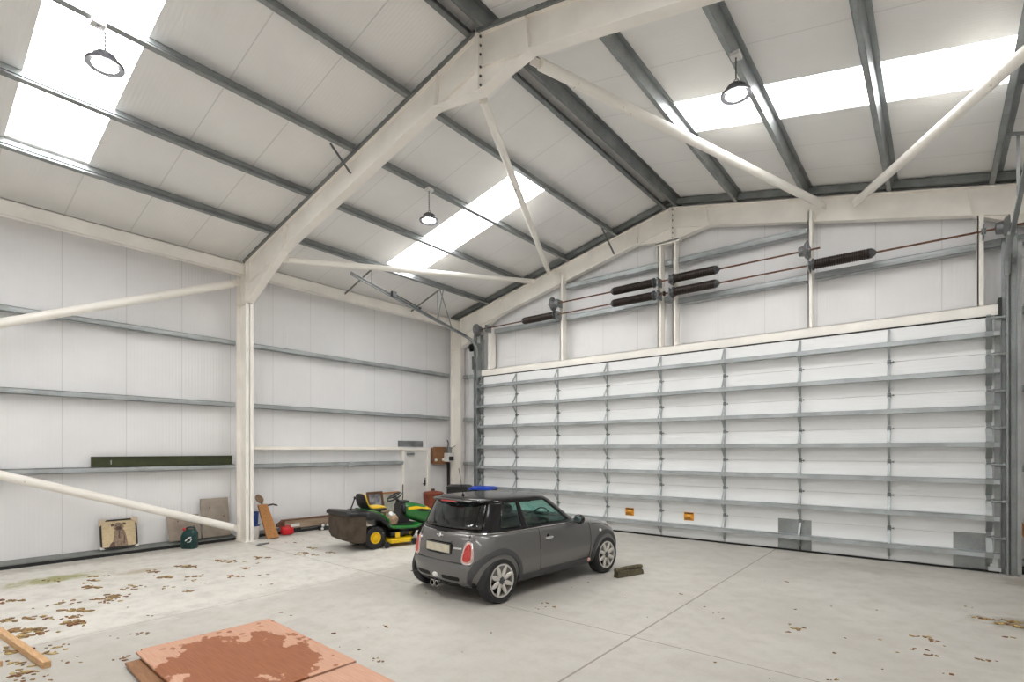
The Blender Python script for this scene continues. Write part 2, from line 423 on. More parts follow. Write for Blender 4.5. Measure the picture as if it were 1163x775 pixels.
# cream rail above door height
b = B(); b.box(-12.66, -12.50, 5.53, 10.24, 2.07, 2.145)
tag(b.build('crash_rail', M['cream'], world=True, bevel=.004), 'cream horizontal rail from the middle frame column to the white side door', 'rail', kind='thing')
# base rails
for y0, y1, lb in ((BY, 5.34, 'grey base rail on the floor along the left wall, near side of the middle column'), (5.54, 10.2, 'dark base rail on the floor along the left wall behind the mower')):
    b = B(); b.mi = 0; b.prism([(-12.46, y0, .062), (-12.46, y0, .085), (-12.69, y0, .125), (-12.69, y0, .062)], (0, y1 - y0, 0)); b.mi = 1; b.box(-12.69, -12.468, y0, y1, 0, .062)
    tag(b.build('base_rail', [M['kerb'], M['dark_rubber']], world=True, smooth=False), lb, 'rail', kind='thing')

# ------------------------------------------------------------------ tubular wind braces
def brace(p, q, label, r=.075, mat='cream'):
    p = Vector(p); q = Vector(q); d = (q - p).normalized()
    t = thing('wind_brace', label, 'brace', (p + q) / 2, group='tubular wind braces')
    b = B(); b.tube([p + d * .16, q - d * .16], r, 18); b.build('tube', M['brace'], t, world=True)
    for e, s in ((p, 1), (q, -1)):
        b = B(); side = d.cross(Vector((0, 0, 1))).normalized()
        b.bar(e, e + d * s * .20, .13, .014, side)
        for k in (-.03, .03): b.lathe([(.016, -.02), (.016, .02)], e + d * s * .04 + d.cross(side) * k, side, 6)
        b.build('end_plate', M['cream'], t, world=True)
def brace_mat():
    m, nt, b = newmat('chipped cream paint on tube')
    co = objco(nt); f = noise(nt, co, 9, 5, .7); g = noise(nt, co, 1.2, 3)
    c = mixc(nt, ramp(nt, g, .3, .7), (.91, .875, .81), (.95, .92, .86))
    c = mixc(nt, mth(nt, 'MULTIPLY', ramp(nt, f, .66, .72), .8), c, (.30, .24, .18))
    nt.links.new(c, b.inputs['Base Color']); b.inputs['Roughness'].default_value = .45
    return m
M['brace'] = brace_mat()
brace((-4.20, 5.56, 7.25), (-1.74, 12.14, 6.95), 'cream tubular roof brace from the frame apex to the right of the gable')
brace((1.75, 5.56, 6.02), (-1.27, 12.14, 6.86), 'cream tubular roof brace crossing the right rooflight to the gable frame')
brace((-5.10, 5.56, 7.20), (-8.50, 12.12, 7.06), 'cream tubular roof brace dropping from the frame apex across the ceiling', .065)
brace((-10.85, 5.56, 6.12), (-9.0, 12.14, 6.91), 'cream tubular roof brace low beside the left eaves towards the gable', .065)
brace((-12.25, 5.32, 5.85), (-12.25, -1.25, 3.06), 'cream tubular wall brace rising to the top of the middle column', .08)
brace((-12.25, 5.32, .28), (-12.25, -1.25, 2.58), 'cream tubular wall brace running down to the foot of the middle column', .08)

# ------------------------------------------------------------------ gable steelwork: posts, rails, lintel
posts = [(-10.68, 5.80, .16, 'cream gable post over the far left end of the big door'), (-8.03, 6.93, .085, 'cream gable post under the upper left cable drum'),
         (-5.20, 7.10, .075, 'cream gable post on the left of the centre pair'), (-4.84, 7.10, .075, 'cream gable post on the right of the centre pair'),
         (-2.01, 6.92, .075, 'cream gable post under the upper right cable drum'), (.57, 6.10, .085, 'cream gable post near the right end of the lintel')]
for x, zt, w, lb in posts:
    b = B(); b.box(x - w / 2, x + w / 2, 12.05, 12.06, 4.53, zt); b.box(x + w / 2 - .01, x + w / 2, 12.06, 12.27, 4.53, zt); b.box(x - w / 2, x + w / 2, 12.26, 12.27, 4.53, zt)
    b.box(x - w / 2, x - w / 2 + .02, 12.05, 12.06, 4.53, zt)
    tag(b.build('gable_post', M['cream'], world=True, smooth=False), lb, 'post', 'gable posts', kind='thing')
b = B(); b.box(-5.30, -4.72, 12.04, 12.28, 7.02, 7.05); b.box(-5.30, -4.72, 12.04, 12.05, 6.98, 7.08)
tag(b.build('post_cap_plate', M['cream'], world=True), 'cream plate capping the centre pair of gable posts under the ridge', 'plate')
b = B(); b.box(-10.95, .79, 12.0, 12.012, 4.33, 4.53); b.box(-10.95, .79, 12.0, 12.28, 4.52, 4.53); b.box(-10.95, .79, 12.0, 12.28, 4.33, 4.342); b.box(-2.033, -2.027, 11.998, 12.0, 4.33, 4.53)
tag(b.build('door_lintel', M['cream'], world=True, smooth=False), 'long cream steel lintel above the big white door', 'lintel', kind='thing')
b = B(); b.box(.79, .835, 11.97, 12.2, 4.30, 4.62)
tag(b.build('lintel_end_plate', M['black_plastic'], world=True), 'black end plate at the right tip of the door lintel', 'plate')
i = 0
for z, spans in ((5.71, ((-10.58, -8.09), (-7.97, -5.25), (-5.14, -4.9), (-4.79, -2.07), (-1.95, .52), (.62, 2.0))), (6.58, ((-8.0, -5.25), (-5.14, -4.9), (-4.79, -2.07)))):
    for x0, x1 in spans:
        where = {-10.58: 'far left bay of the gable', -8.09: '', -7.97: 'left centre bay of the gable', -8.0: 'left centre bay of the gable', -5.14: 'narrow gap between the centre posts', -4.79: 'right centre bay of the gable', -1.95: 'bay under the rightmost spring', .62: 'bay beyond the right door track'}[x0]
        z2 = z - (.10 if x0 > -5 and z < 6 else 0)
        girt((x0, 12.20, z2), (x1, 12.20, z2), ('upper' if z > 6 else 'lower') + ' galvanised rail in the ' + where, 'galv_mid', .13, .19, (0, -1, 0))
for z in (4.42, 3.03, 1.62): girt((-11.95, 12.22, z), (-11.12, 12.22, z), 'short galvanised rail between corner column and door track at %s' % {4.42: 'lintel height', 3.03: 'mid height', 1.62: 'control box height'}[z], 'galv_mid', .10, .19, (0, -1, 0))
for z in (4.42, 3.1, 1.75, .16): girt((1.04, 12.22, z), (2.0, 12.22, z), 'short galvanised rail beyond the right door track at %s' % {4.42: 'lintel height', 3.1: 'head height', 1.75: 'waist height', .16: 'floor level'}[z], 'galv_mid', .10, .19, (0, -1, 0))

# ------------------------------------------------------------------ big sectional door
DY = 11.98; NS = 7; SH = DH / NS
SX = [-10.87, -9.55, -8.09, -6.57, -5.13, -3.66, -2.17, -.70, .67]
door = thing('door_1', 'wide white sectional overhead door with galvanised stiffening struts', 'sectional door', (-5.1, DY, 0)); door['kind'] = 'structure'
for k in range(NS):
    z0, z1 = k * SH + (.03 if k == 0 else .002), (k + 1) * SH - .002; zm = k * SH + SH * .5
    b = B(); b.box(-10.95, .74, DY, DY + .06, z0, z1); sec = b.build('door_section', M['door_panel'], door, world=True, smooth=False)
    # strut: channel whose open side faces the panel
    b = B(); f = DY - .17
    b.box(-11.0, .80, f, f + .006, zm - .04, zm + .04); b.box(-11.0, .80, f, DY, zm + .034, zm + .04)
    b.box(-11.0, .80, f, DY, zm - .04, zm - .034); b.box(-11.0, .80, f - .008, f, zm - .04, zm - .028)
    b.build('strut', M['galv_mid'], sec, world=True, smooth=False)
    for j, x in enumerate(SX):
        end = j in (0, len(SX) - 1); w = .055 if not end else .11
        b = B()
        b.box(x - w * .3, x + w * .3, DY - .004, DY, z0 + .01, z1 - .01)
        for za, zb in ((z0 + .07, zm - .05), (z1 - .03, zm + .05)):
            b.bar((x, DY - .012, za), (x, DY - .165, zb), w * .75, .007, (0, 0, 1))
            b.bar((x - w * .3, DY - .012, za), (x - w * .3, DY - .165, zb), .006, .028, (0, 0, 1))
        b.box(x - w / 2, x + w / 2, DY - .18, DY - .165, zm - .045, zm + .045)
        b.build('stile', M['galv_mid'] if not end else M['galv'], sec, world=True, smooth=False)
        if k < NS - 1 or end:
            b = B(); z = z1 + .002
            b.box(x - .03, x + .03, DY - .010, DY, z - .045, z + .045); b.lathe([(.010, -.03), (.010, .075)], (x, DY - .018, z), (1, 0, 0), 8); b.lathe([(.016, .055), (.016, .075)], (x, DY - .018, z), (1, 0, 0), 8)
            b.build('hinge', M['galv_dark'] if not end else M['galv'], sec, world=True)
    for xe, s in ((.74, 1), (-10.95, -1)):
        b = B(); a, c = sorted((xe, xe + s * .08)); b.box(a, c, DY - .02, DY + .06, z0, z1)
        b.lathe([(.016, 0), (.016, .20)], (xe - s * .04, DY - .06, z1 - .03), (s, 0, 0), 8); b.lathe([(.028, .05), (.028, .07)], (xe - s * .04, DY - .06, z1 - .03), (s, 0, 0), 8)
        b.lathe([(.04, .14), (.04, .17)], (xe - s * .04, DY - .06, z1 - .03), (s, 0, 0), 12)
        b.build('end_cap', M['galv'], sec, world=True)
    if k == 0:
        b = B(); b.box(-10.95, .80, DY - .03, DY + .06, 0, .035); b.build('bottom_seal', M['dark_rubber'], sec, world=True)
        for x0, x1 in ((-2.58, -1.97), (.21, .64)):
            b = B(); b.box(x0, x1, DY - .004, DY, .035, SH + .03); b.build('patch_plate', M['galv'], sec, world=True)
        b = B(); b.box(.66, .82, DY - .10, DY - .02, .04, .10); b.box(.68, .78, DY - .07, DY - .02, .10, .28); b.build('bottom_bracket', M['galv_light'], sec, world=True)
M['sticker'] = simple('orange warning sticker', (.82, .33, .015), .45, 0, .05, 9)
M['sticker_b'] = simple('dark sticker print', (.09, .04, .01), .5)
M['sticker_w'] = simple('pale sticker print', (.9, .62, .2), .5)
for x, lb in ((-5.95, 'orange warning sticker low on the door, on the left of a hinge line'), (-4.46, 'orange warning sticker low on the door, one bay to the right of the other sticker')):
    b = B(); y = DY - .004; z = .53; b.box(x - .115, x + .115, y, y + .003, z - .095, z + .095); b.mi = 1
    b.box(x - .10, x + .10, y - .002, y, z + .055, z + .085)
    for k in range(3): b.box(x - .10, x + .10 - .03 * k, y - .002, y, z - .085 + k * .022, z - .073 + k * .022)
    for s in (-1, 1): b.bar((x - .05, y - .001, z - .01 + .0), (x + .05, y - .001, z - .01), .002, .006)
    b.mi = 2; b.blob((x, y - .001, z + .018), .05, .002, .018, 10, 6)
    tag(b.build('warning_sticker', [M['sticker'], M['sticker_b'], M['sticker_w']], world=True), lb, 'sticker', 'door stickers')
b = B(); b.box(-10.95, .80, 11.97, 12.0, DH + .0, DH + .022)
tag(b.build('door_top_seal', M['dark_rubber'], world=True), 'thin black rubber seal between the lintel and the big door', 'seal')

# door tracks: vertical leg + curve + sloping run under the roof
def track(x, s, label):
    t = thing('door_track', label, 'door track', (x, 11.85, 0), kind='thing', group='big door tracks')
    b = B(); b.box(x - .012, x + .012, 11.80, 12.05, 0, 5.36); b.box(x - .06, x + .07, 12.03, 12.045, 0, 5.62)
    b.box(x + s * .08 - .035, x + s * .08 + .035, 11.87, 11.88, 0, 5.62); b.box(x + s * .115 - .004, x + s * .115 + .004, 11.80, 11.88, 0, 5.62)
    for k in range(9): b.lathe([(.014, 0), (.014, .015)], (x + s * .08, 11.87, .35 + k * .6), (0, -1, 0), 6)
    b.build('vertical_rail', M['galv'], t, world=True)
    pts = [(x, 11.83, 4.95), (x, 11.80, 5.16), (x, 11.70, 5.30), (x, 11.52, 5.41), (x, 11.30, 5.47)]
    sl = .2145; yend = 7.36 if s < 0 else 8.75
    b = B()
    b.tube(pts, .045, 8)
    for dz in (-.03, .03): b.bar((x + .02, 11.35, 5.455 + dz), (x + .02, yend, 5.455 + (11.35 - yend) * sl + dz), .05, .012)
    b.bar((x - .005, 11.35, 5.455), (x - .005, yend, 5.455 + (11.35 - yend) * sl), .01, .07)
    b.build('sloping_rail', M['galv'], t, world=True)
    zt = lambda y: 5.455 + (11.35 - y) * sl
    xo = -12.05 if s < 0 else 2 * RX + 12.05; xi = -10.88 if s < 0 else .79
    for y in ((7.93, 10.16) if s < 0 else (8.95, 10.3)):
        b = B()
        ze, zi = 6.17, roofz(xi) - .2
        b.bar((xo, y, ze), (xi, y, zi), .05, .006); b.bar((xo, y - .022, ze - .02), (xi, y - .022, zi - .02), .006, .05)
        b.build('cross_bar', M['galv_dark'], t, world=True)
        zc = lambda xx: ze + (zi - ze) * (xx - xo) / (xi - xo)
        b = B(); b.bar((x, y + .03, zt(y)), (x, y + .03, zc(x)), .04, .006, (0, 1, 0))
        if y > 9 and s < 0: b.bar((x + .25 * -s, y + .03, zc(x + .25 * -s)), (x, y + .03, zt(y) + .02), .04, .006, (0, 1, 0)); b.bar((x, y + .6, zt(y + .6)), (x + .12 * -s, y, zc(x + .12 * -s)), .04, .006, (0, 1, 0))
        b.build('hanger', M['galv'] if y > 9 else M['galv_light'], t, world=True)
    b = B(); y = 8.6 if s < 0 else 9.4; b.box(x + .02, x + .10, y - .06, y + .06, zt(y) - .03, zt(y) + .11); b.lathe([(.018, 0), (.018, .9)], (x + .06, y, zt(y) + .06), (0, 1, -sl), 8); b.lathe([(.03, .88), (.03, .93)], (x + .06, y, zt(y) + .06), (0, 1, -sl), 8)
    b.build('buffer', M['dark_steel'], t, world=True)
track(-10.97, -1, 'galvanised door track at the left end of the big door, near the side door')
track(.89, 1, 'galvanised door track rising beside the right end of the big door')
b = B(); b.box(1.0, 1.06, 11.98, 12.2, 0, 5.5); b.box(.985, 1.075, 11.975, 11.985, 0, 5.5)
tag(b.build('door_jamb_post', M['galv_light'], world=True, smooth=False), 'pale grey steel jamb post beside the right door track', 'post', kind='thing')
b = B(); b.box(-11.06, -11.0, 12.05, 12.2, 0, 5.5)
tag(b.build('door_jamb_post', M['galv_light'], world=True, smooth=False), 'pale grey steel jamb post behind the left door track', 'post', kind='thing')

# torsion spring shafts
SY = 11.85
def spring_geo(b, x0, x1, z, r=.098):
    n = int((x1 - x0) / .03); pr = [(.03, 0)]
    for k in range(n + 1):
        h = (x1 - x0) * k / n
        pr += [(r * .88, max(h - .006, 0)), (r, h), (r, h + .008)]
    pr.append((.03, x1 - x0 + .01)); b.lathe(pr, (x0, SY, z), (1, 0, 0), 20)
def shaft(label, z, x0, x1, springs, drums, bearings):
    t = thing('spring_shaft', label, 'torsion shaft', ((x0 + x1) / 2, SY, z), kind='thing', group='torsion shafts above the big door')
    b = B(); b.tube([(x0, SY, z), (x1, SY, z)], .018, 12); b.build('shaft', M['rust'], t, world=True)
    for a, c, side in springs:
        b = B(); spring_geo(b, a, c, z); sp = b.build('torsion_spring', M['spring'], t, world=True)
        for xx, d in ((a, -1), (c, 1)):
            b = B(); big = (d == side)
            b.lathe([(.04, -.02), (.115 if big else .09, 0), (.115 if big else .09, .035), (.075, .05), (.075, .10 if big else .06), (.02, .11)], (xx, SY, z), (d, 0, 0), 18)
            b.build('spring_cone', M['dark_steel'], sp, world=True)
    for xd, d in drums:
        b = B(); b.lathe([(.03, -.10), (.09, -.09), (.10, -.05), (.105, 0), (.15, .02), (.17, .05), (.19, .06), (.19, .075), (.06, .08), (.05, .12), (.02, .12)], (xd, SY, z), (d, 0, 0), 28); b.build('cable_drum', M['drum'], t, world=True)
    for xb in bearings:
        b = B(); b.box(xb - .008, xb + .008, SY - .07, 12.06, z - .10, z + .10); b.lathe([(.05, -.03), (.05, .03)], (xb, SY, z), (1, 0, 0), 14)
        b.build('bearing_plate', M['galv_dark'], t, world=True)
M['drum'] = simple('grey cast drum', (.20, .205, .21), .45, .5, .15, 9)
shaft('long lower torsion shaft with springs above the door, running to both tracks', 5.745, -11.1, 1.7, [(-9.14, -8.13, 1), (-6.3, -5.27, 1), (-4.75, -3.83, -1), (-1.90, -.99, -1)], [(-10.93, -1), (.84, 1)], [-8.03, -5.15, -4.86, -2.0, .60, -10.6])
shaft('shorter upper torsion shaft with two springs between two cable drums', 6.05, -8.32, -1.80, [(-6.3, -5.27, 1), (-4.75, -3.83, -1)], [(-8.10, -1), (-2.08, 1)], [-8.0, -5.15, -4.86, -2.0])
b = B(); b.lathe([(.03, 0), (.055, .01), (.055, .05), (.03, .06)], (-5.03, SY, 5.745), (1, 0, 0), 12)
tag(b.build('shaft_coupling', M['spring'], world=True), 'small dark coupling on the lower shaft between the centre posts', 'coupling')
# chain hoist by the left track
b = B(); b.lathe([(.02, -.04), (.10, -.03), (.10, .03), (.02, .04)], (-11.27, 11.88, 5.22), (1, 0, 0), 16); b.box(-11.31, -11.21, 11.84, 11.98, 5.2, 5.34); b.box(-11.24, -11.05, 11.87, 11.93, 5.30, 5.36)
hoist = tag(b.build('chain_hoist', M['black_plastic'], world=True), 'black hand chain hoist wheel below the left cable drum', 'hoist')
b = B()
for yy, zl in ((11.78, 1.35), (11.98, 1.35)):
    b.tube([(-11.27, yy, 5.2), (-11.27, yy, zl)], .007, 6)
b.tube([(-11.27, 11.78, 1.35), (-11.27, 11.82, 1.22), (-11.27, 11.94, 1.22), (-11.27, 11.98, 1.35)], .007, 6)
b.build('hand_chain', M['galv_light'], hoist, world=True)
b = B(); b.box(-11.17, -11.09, 11.80, 11.95, 4.55, 4.95); b.box(-11.14, -11.10, 11.83, 11.92, 4.45, 4.55)
tag(b.build('door_motor', M['dark_steel'], world=True, bevel=.01), 'dark grey drive box on the left door track below the chain hoist', 'motor')

# ------------------------------------------------------------------ high-bay lamps
def highbay(x, y, zb, ztop, label, kink=0.0):
    t = thing('highbay_lamp', label, 'hanging lamp', (x, y, zb), group='LED high bay lamps')
    b = B(); b.lathe([(.125, .012), (.185, 0), (.19, .008), (.19, .03), (.15, .05), (.10, .055)], (0, 0, 0), seg=40, caps=False); b.build('rim', M['lamp'], t)
    b = B(); b.lathe([(.001, .010), (.127, .012), (.127, .016), (.001, .018)], (0, 0, 0), seg=32); b.build('lens', M['lens'], t)
    b = B(); b.lathe([(.115, .05), (.115, .085), (.08, .10), (.08, .15), (.05, .16), (.001, .16)], (0, 0, 0), seg=24)
    for k in range(24):
        a = 2 * math.pi * k / 24; b.bar((.07 * math.cos(a), .07 * math.sin(a), .095), (.118 * math.cos(a), .118 * math.sin(a), .095), .006, .06)
    b.build('heat_sink', M['lamp'], t)
    b = B(); ring = [(.03 * math.cos(a), 0, .19 + .03 * math.sin(a)) for a in [2 * math.pi * k / 12 for k in range(13)]]; b.tube(ring, .006, 6); b.build('hook', M['lamp'], t)
    h = ztop - zb; b = B(); px, pz = 0, .22; n = 18
    for k in range(n):
        u = (k + 1) / n; nx = -kink * max(0, u - .45) / .55; nz = .22 + (h - .22) * u
        b.tube([(px, 0, pz), (nx, 0, nz)], .011 if k % 2 else .006, 6); px, pz = nx, nz
    b.build('chain', M['dark_steel'], t)
    b = B(); b.box(-kink - .06, -kink + .06, -.07, .07, h, h + .05); b.build('clamp', M['white_paint'], t)
M['lamp'] = simple('grey lamp casting', (.17, .17, .19), .4, .4, .1, 9)
highbay(-7.53, 1.76, 6.53, 7.16, 'high bay lamp hanging in front of the bright rooflight at top left', .30)
highbay(-7.84, 7.05, 6.60, 7.20, 'lit high bay lamp hanging over the mower and car, left of the roof brace')
highbay(-2.05, 7.18, 6.70, 7.20, 'lit high bay lamp hanging beside the long right rooflight')

# ------------------------------------------------------------------ side door in the left wall
d = thing('door_2', 'white personnel door with closer in the left wall near the gable corner', 'door', (-12.6, 10.8, 0)); d['kind'] = 'structure'
b = B(); b.box(-12.69, -12.63, 10.33, 11.27, .02, 2.04); b.build('leaf', M['door_leaf'] if 'door_leaf' in M else M['white_paint'], d, world=True, bevel=.004)
b = B()
for y0, y1 in ((10.24, 10.33), (11.27, 11.36)): b.box(-12.69, -12.58, y0, y1, 0, 2.12)
b.box(-12.69, -12.58, 10.33, 11.27, 2.045, 2.12); b.build('frame', M['cream'], d, world=True, bevel=.004)
b = B(); b.box(-12.63, -12.57, 10.44, 10.72, 1.90, 1.97); b.bar((-12.56, 10.66, 1.98), (-12.56, 10.40, 2.02), .02, .012); b.build('door_closer', M['galv'], d, world=True, bevel=.006)
b = B(); b.box(-12.63, -12.617, 11.15, 11.20, .93, 1.13); b.tube([(-12.62, 11.175, 1.0), (-12.575, 11.175, 1.0), (-12.575, 11.05, 1.0)], .010, 8); b.lathe([(.018, 0), (.018, .02)], (-12.62, 11.175, 1.16), (1, 0, 0), 10); b.build('door_handle', M['dark_steel'], d, world=True)
b = B()
for k in range(6): b.box(-12.69, -12.66, 10.18, 11.12, 2.17 + k * .028, 2.19 + k * .028)
b.box(-12.69, -12.675, 10.16, 11.14, 2.16, 2.345)
tag(b.build('vent_grille', M['galv'], world=True), 'grey louvred vent grille on the wall above the white side door', 'vent')
M['ply'] = wood('brown plywood board', (.23, .105, .045), (.33, .165, .075), (1, 12, 3))
b = B(); b.box(-12.5, -12.475, 11.42, 12.10, 1.60, 2.16); b.box(-12.69, -12.5, 11.5, 11.56, 1.62, 2.14); b.box(-12.69, -12.5, 11.94, 12.0, 1.62, 2.14)
bd = tag(b.build('backing_board', M['ply'], world=True), 'brown plywood backing board on the wall to the right of the side door', 'board')
t = thing('control_box', 'pale grey door control box with dark lower half beside the brown board', 'control box', (-12.36, 11.98, 1.66))
b = B(); b.box(-12.47, -12.26, 11.86, 12.10, 1.68, 1.96); b.build('housing', M['white_paint'], t, world=True, bevel=.01)
b = B(); b.box(-12.262, -12.245, 11.88, 12.08, 1.72, 1.85); b.build('cover', M['black_plastic'], t, world=True)
b = B(); b.box(-12.47, -12.30, 11.90, 12.06, 1.96, 2.16); b.build('junction_box', M['olive_grey'] if 'olive_grey' in M else M['galv'], t, world=True, bevel=.01)
b = B(); b.tube([(-12.40, 11.98, 2.16), (-12.40, 11.98, 2.30), (-12.46, 12.0, 2.38)], .018, 8); b.tube([(-12.33, 12.06, 2.1), (-12.25, 12.1, 2.17), (-12.2, 12.13, 2.2)], .008, 6)
b.build('cable', M['dark_rubber'], t, world=True)
b = B(); b.box(-12.42, -12.36, 11.94, 12.02, .03, 1.66)
tag(b.build('cable_trunking', M['dark_rubber'], world=True), 'black vertical cable trunking below the control box', 'trunking')
for y in (11.49, 11.80):
    b = B(); b.lathe([(.03, 0), (.045, .02), (.04, .05), (.01, .055)], (-12.475, y, 1.74), (1, 0, 0), 14); o = b.build('push_button', M['white_paint'], bd, world=True); o['label'] = 'round white knob'

# ------------------------------------------------------------------ things along the left wall, near bay
b = B(); b.box(-12.64, -12.62, 2.73, 5.32, 1.735, 1.935); b.box(-12.64, -12.56, 2.73, 5.32, 1.735, 1.75); b.box(-12.64, -12.58, 2.73, 5.32, 1.925, 1.935); b.mi = 1; b.box(-12.618, -12.612, 3.04, 3.05, 1.78, 1.86)
tag(b.build('metal_strip', [M['olive'], M['white_paint']], world=True, smooth=False), 'long olive green metal strip resting on the lower wall rail', 'strip')
def leaner(y0, y1, zb, h, xb, xt, th=.02):
    """board on its edge at xb, leaning to xt at the top: returns corners function"""
    lean = Vector((xt - xb, 0, h)); nrm = Vector((h, 0, -(xt - xb))).normalized()
    def P(u, v, w): return Vector((xb, y0, zb)) + Vector((0, (y1 - y0) * u, 0)) + lean * v + nrm * w
    return P
M['board'] = simple('weathered chipboard', (.36, .30, .25), .75, 0, .14, 5, .3)
M['board2'] = simple('greyer chipboard', (.33, .285, .24), .75, 0, .14, 4, .3)
for y0, y1, h, tilt, mt, lb in ((4.02, 4.64, .53, .03, 'board', 'shorter grey-brown chipboard leaning behind the green petrol can'), (4.66, 5.25, .85, .02, 'board2', 'taller grey-brown chipboard leaning beside the middle column')):
    P = leaner(y0, y1, .13, h, -12.53, -12.64); b = B()
    b.hexa([P(0, 0, 0), P(1, 0, 0), P(1, 0, .015), P(0, 0, .015), P(-tilt, 1, 0), P(1 - tilt * 1.5, 1, 0), P(1 - tilt * 1.5, 1, .015), P(-tilt, 1, .015)])
    b.mi = 1
    for u, v in ((.3, .75), (.78, .5), (.5, .3)): b.blob(P(u, v, .0155), .002, .012, .03, 8, 6)
    tag(b.build('leaning_board', [M[mt], M['rust']], world=True, smooth=False), lb, 'board')
# framed animal portrait, corners still in cardboard protectors
M['frame_black'] = simple('black frame', (.02, .018, .016), .4); M['card'] = simple('cardboard protector', (.62, .50, .38), .8); M['mount'] = wood('cream print ground', (.60, .47, .27), (.72, .58, .37), (1, 3, 8), .5)
M['fur'] = simple('printed fur', (.30, .22, .16), .7, 0, .3, 22); M['fur_d'] = simple('printed dark fur', (.13, .085, .065), .7, 0, .3, 22)
t = thing('framed_picture', 'black framed picture of a sitting dog leaning on the wall with cardboard corners', 'picture', (-12.55, 3.17, .13))
P = leaner(2.86, 3.47, .135, .55, -12.54, -12.65)
b = B()
for (u0, u1, v0, v1) in ((0, 1, 0, .05), (0, 1, .95, 1), (0, .045, 0, 1), (.955, 1, 0, 1)):
    b.hexa([P(u0, v0, 0), P(u1, v0, 0), P(u1, v0, .025), P(u0, v0, .025), P(u0, v1, 0), P(u1, v1, 0), P(u1, v1, .025), P(u0, v1, .025)])
b.build('frame', M['frame_black'], t, world=True, smooth=False)
b = B(); b.hexa([P(.04, .04, .004), P(.96, .04, .004), P(.96, .04, .012), P(.04, .04, .012), P(.04, .96, .004), P(.96, .96, .004), P(.96, .96, .012), P(.04, .96, .012)])
def flat(poly, w, mi):
    b.mi = mi; b.prism([P(u, v, w) for u, v in poly], P(0, 0, .001) - P(0, 0, 0))
def ell(cx, cy, rx, ry, n=22): return [(cx + rx * math.cos(2 * math.pi * k / n), cy + ry * math.sin(2 * math.pi * k / n)) for k in range(n)]
flat([(.22, .04), (.25, .14), (.33, .24), (.36, .40), (.37, .60), (.46, .70), (.58, .70), (.66, .58), (.69, .40), (.71, .20), (.73, .04)], .0125, 1)
flat([(.22, .04), (.25, .14), (.31, .22), (.37, .20), (.39, .04)], .0135, 2)
flat(ell(.50, .74, .14, .15), .0135, 1); flat(ell(.50, .68, .08, .075), .0145, 2); flat(ell(.43, .775, .026, .024), .0145, 2); flat(ell(.565, .775, .026, .024), .0145, 2)
flat([(.35, .86), (.29, .83), (.31, .75), (.37, .78), (.40, .84)], .0145, 2); flat([(.63, .88), (.70, .86), (.69, .78), (.635, .80), (.60, .85)], .0145, 2)
flat([(.50, .62), (.47, .35), (.52, .33), (.53, .60)], .0135, 2); flat([(.63, .45), (.61, .15), (.64, .12), (.66, .42)], .0135, 2)
b.build('print', [M['mount'], M['fur'], M['fur_d']], t, world=True, smooth=False)
for (cu, cv) in ((0, 0), (1, 0), (0, 1), (1, 1)):
    du = (.20 if cu == 0 else -.20) * (1 if cv else .6); dv = (.24 if cv == 0 else -.24) * (1 if cv else .4)
    b = B(); b.prism([P(cu - du * .12, cv - dv * .10, .026), P(cu + du, cv - dv * .10, .026), P(cu - du * .12, cv + dv, .026)], P(0, 0, .004) - P(0, 0, 0))
    b.build('corner_protector', M['card'] if cv else M['white_paint'], t, world=True, smooth=False)
# petrol can
M['teal'] = simple('dark teal plastic', (.004, .042, .04), .38, 0, .1, 6); M['red'] = simple('red plastic', (.62, .012, .018), .35, 0, .05, 5)
t = thing('petrol_can', 'dark teal plastic petrol can with red cap standing against the left wall', 'petrol can', (-12.20, 4.29, 0), R(-52))
t.location = (-12.20, 4.29, 0); t.rotation_euler = (0, 0, R(38))
b = B(); rg = []
for z, hx, hy in ((0, .135, .085), (.02, .15, .10), (.26, .15, .10), (.33, .135, .095), (.385, .10, .07), (.40, .07, .05)):
    ring = []
    for k in range(24):
        a = 2 * math.pi * k / 24; ca, sa = math.cos(a), math.sin(a)
        ring.append((hx * math.copysign(abs(ca) ** .5, ca) + (.02 if z > .3 else 0), hy * math.copysign(abs(sa) ** .5, sa), z))
    rg.append(ring)
b.loft(rg); b.build('body', M['teal'], t)
b = B(); b.tube([(-.10, 0, .345), (-.05, 0, .43), (.03, 0, .445), (.11, 0, .43), (.14, 0, .33)], .017, 10); b.build('handle', M['teal'], t)
b = B(); b.lathe([(.035, 0), (.035, .05), (.03, .055)], (-.09, 0, .37), (-.5, 0, 1), 16); b.build('cap', M['red'], t)
b = B(); b.mi = 0
b.tube([(-.02, -.104, .17), (.05, -.106, .235), (.10, -.106, .245)], .014, 8); b.tube([(.02, -.104, .14), (.08, -.106, .15), (.11, -.106, .21)], .009, 6); b.build('spout', M['white_paint'], t)

# ------------------------------------------------------------------ things beside the middle column
M['blue'] = simple('dark blue plastic', (.012, .05, .22), .4, 0, .1, 6)
t = thing('plastic_drum', 'white plastic tub standing behind the middle column', 'tub', (-12.33, 5.665, 0))
b = B(); b.lathe([(.11, 0), (.125, .02), (.135, .27), (.145, .28), (.145, .30), (.13, .305)], (0, 0, 0), seg=28); b.build('body', M['white_paint'], t)
b = B(); b.lathe([(.148, .302), (.148, .32), (.12, .325)], (0, 0, 0), seg=28); b.build('lid', M['blue'], t)
t = thing('blue_bucket', 'dark blue bucket stacked on the white plastic tub', 'bucket', (-12.33, 5.665, .326))
b = B(); b.lathe([(.105, 0), (.12, .28), (.13, .285), (.13, .30), (.118, .30), (.10, .02)], (0, 0, 0), seg=28); b.build('body', M['blue'], t)
b = B(); b.tube([(.125 * math.cos(a), -.01, .285 - .11 * math.sin(a)) for a in [math.pi * k / 12 for k in range(13)]], .005, 6); b.build('handle', M['galv'], t)
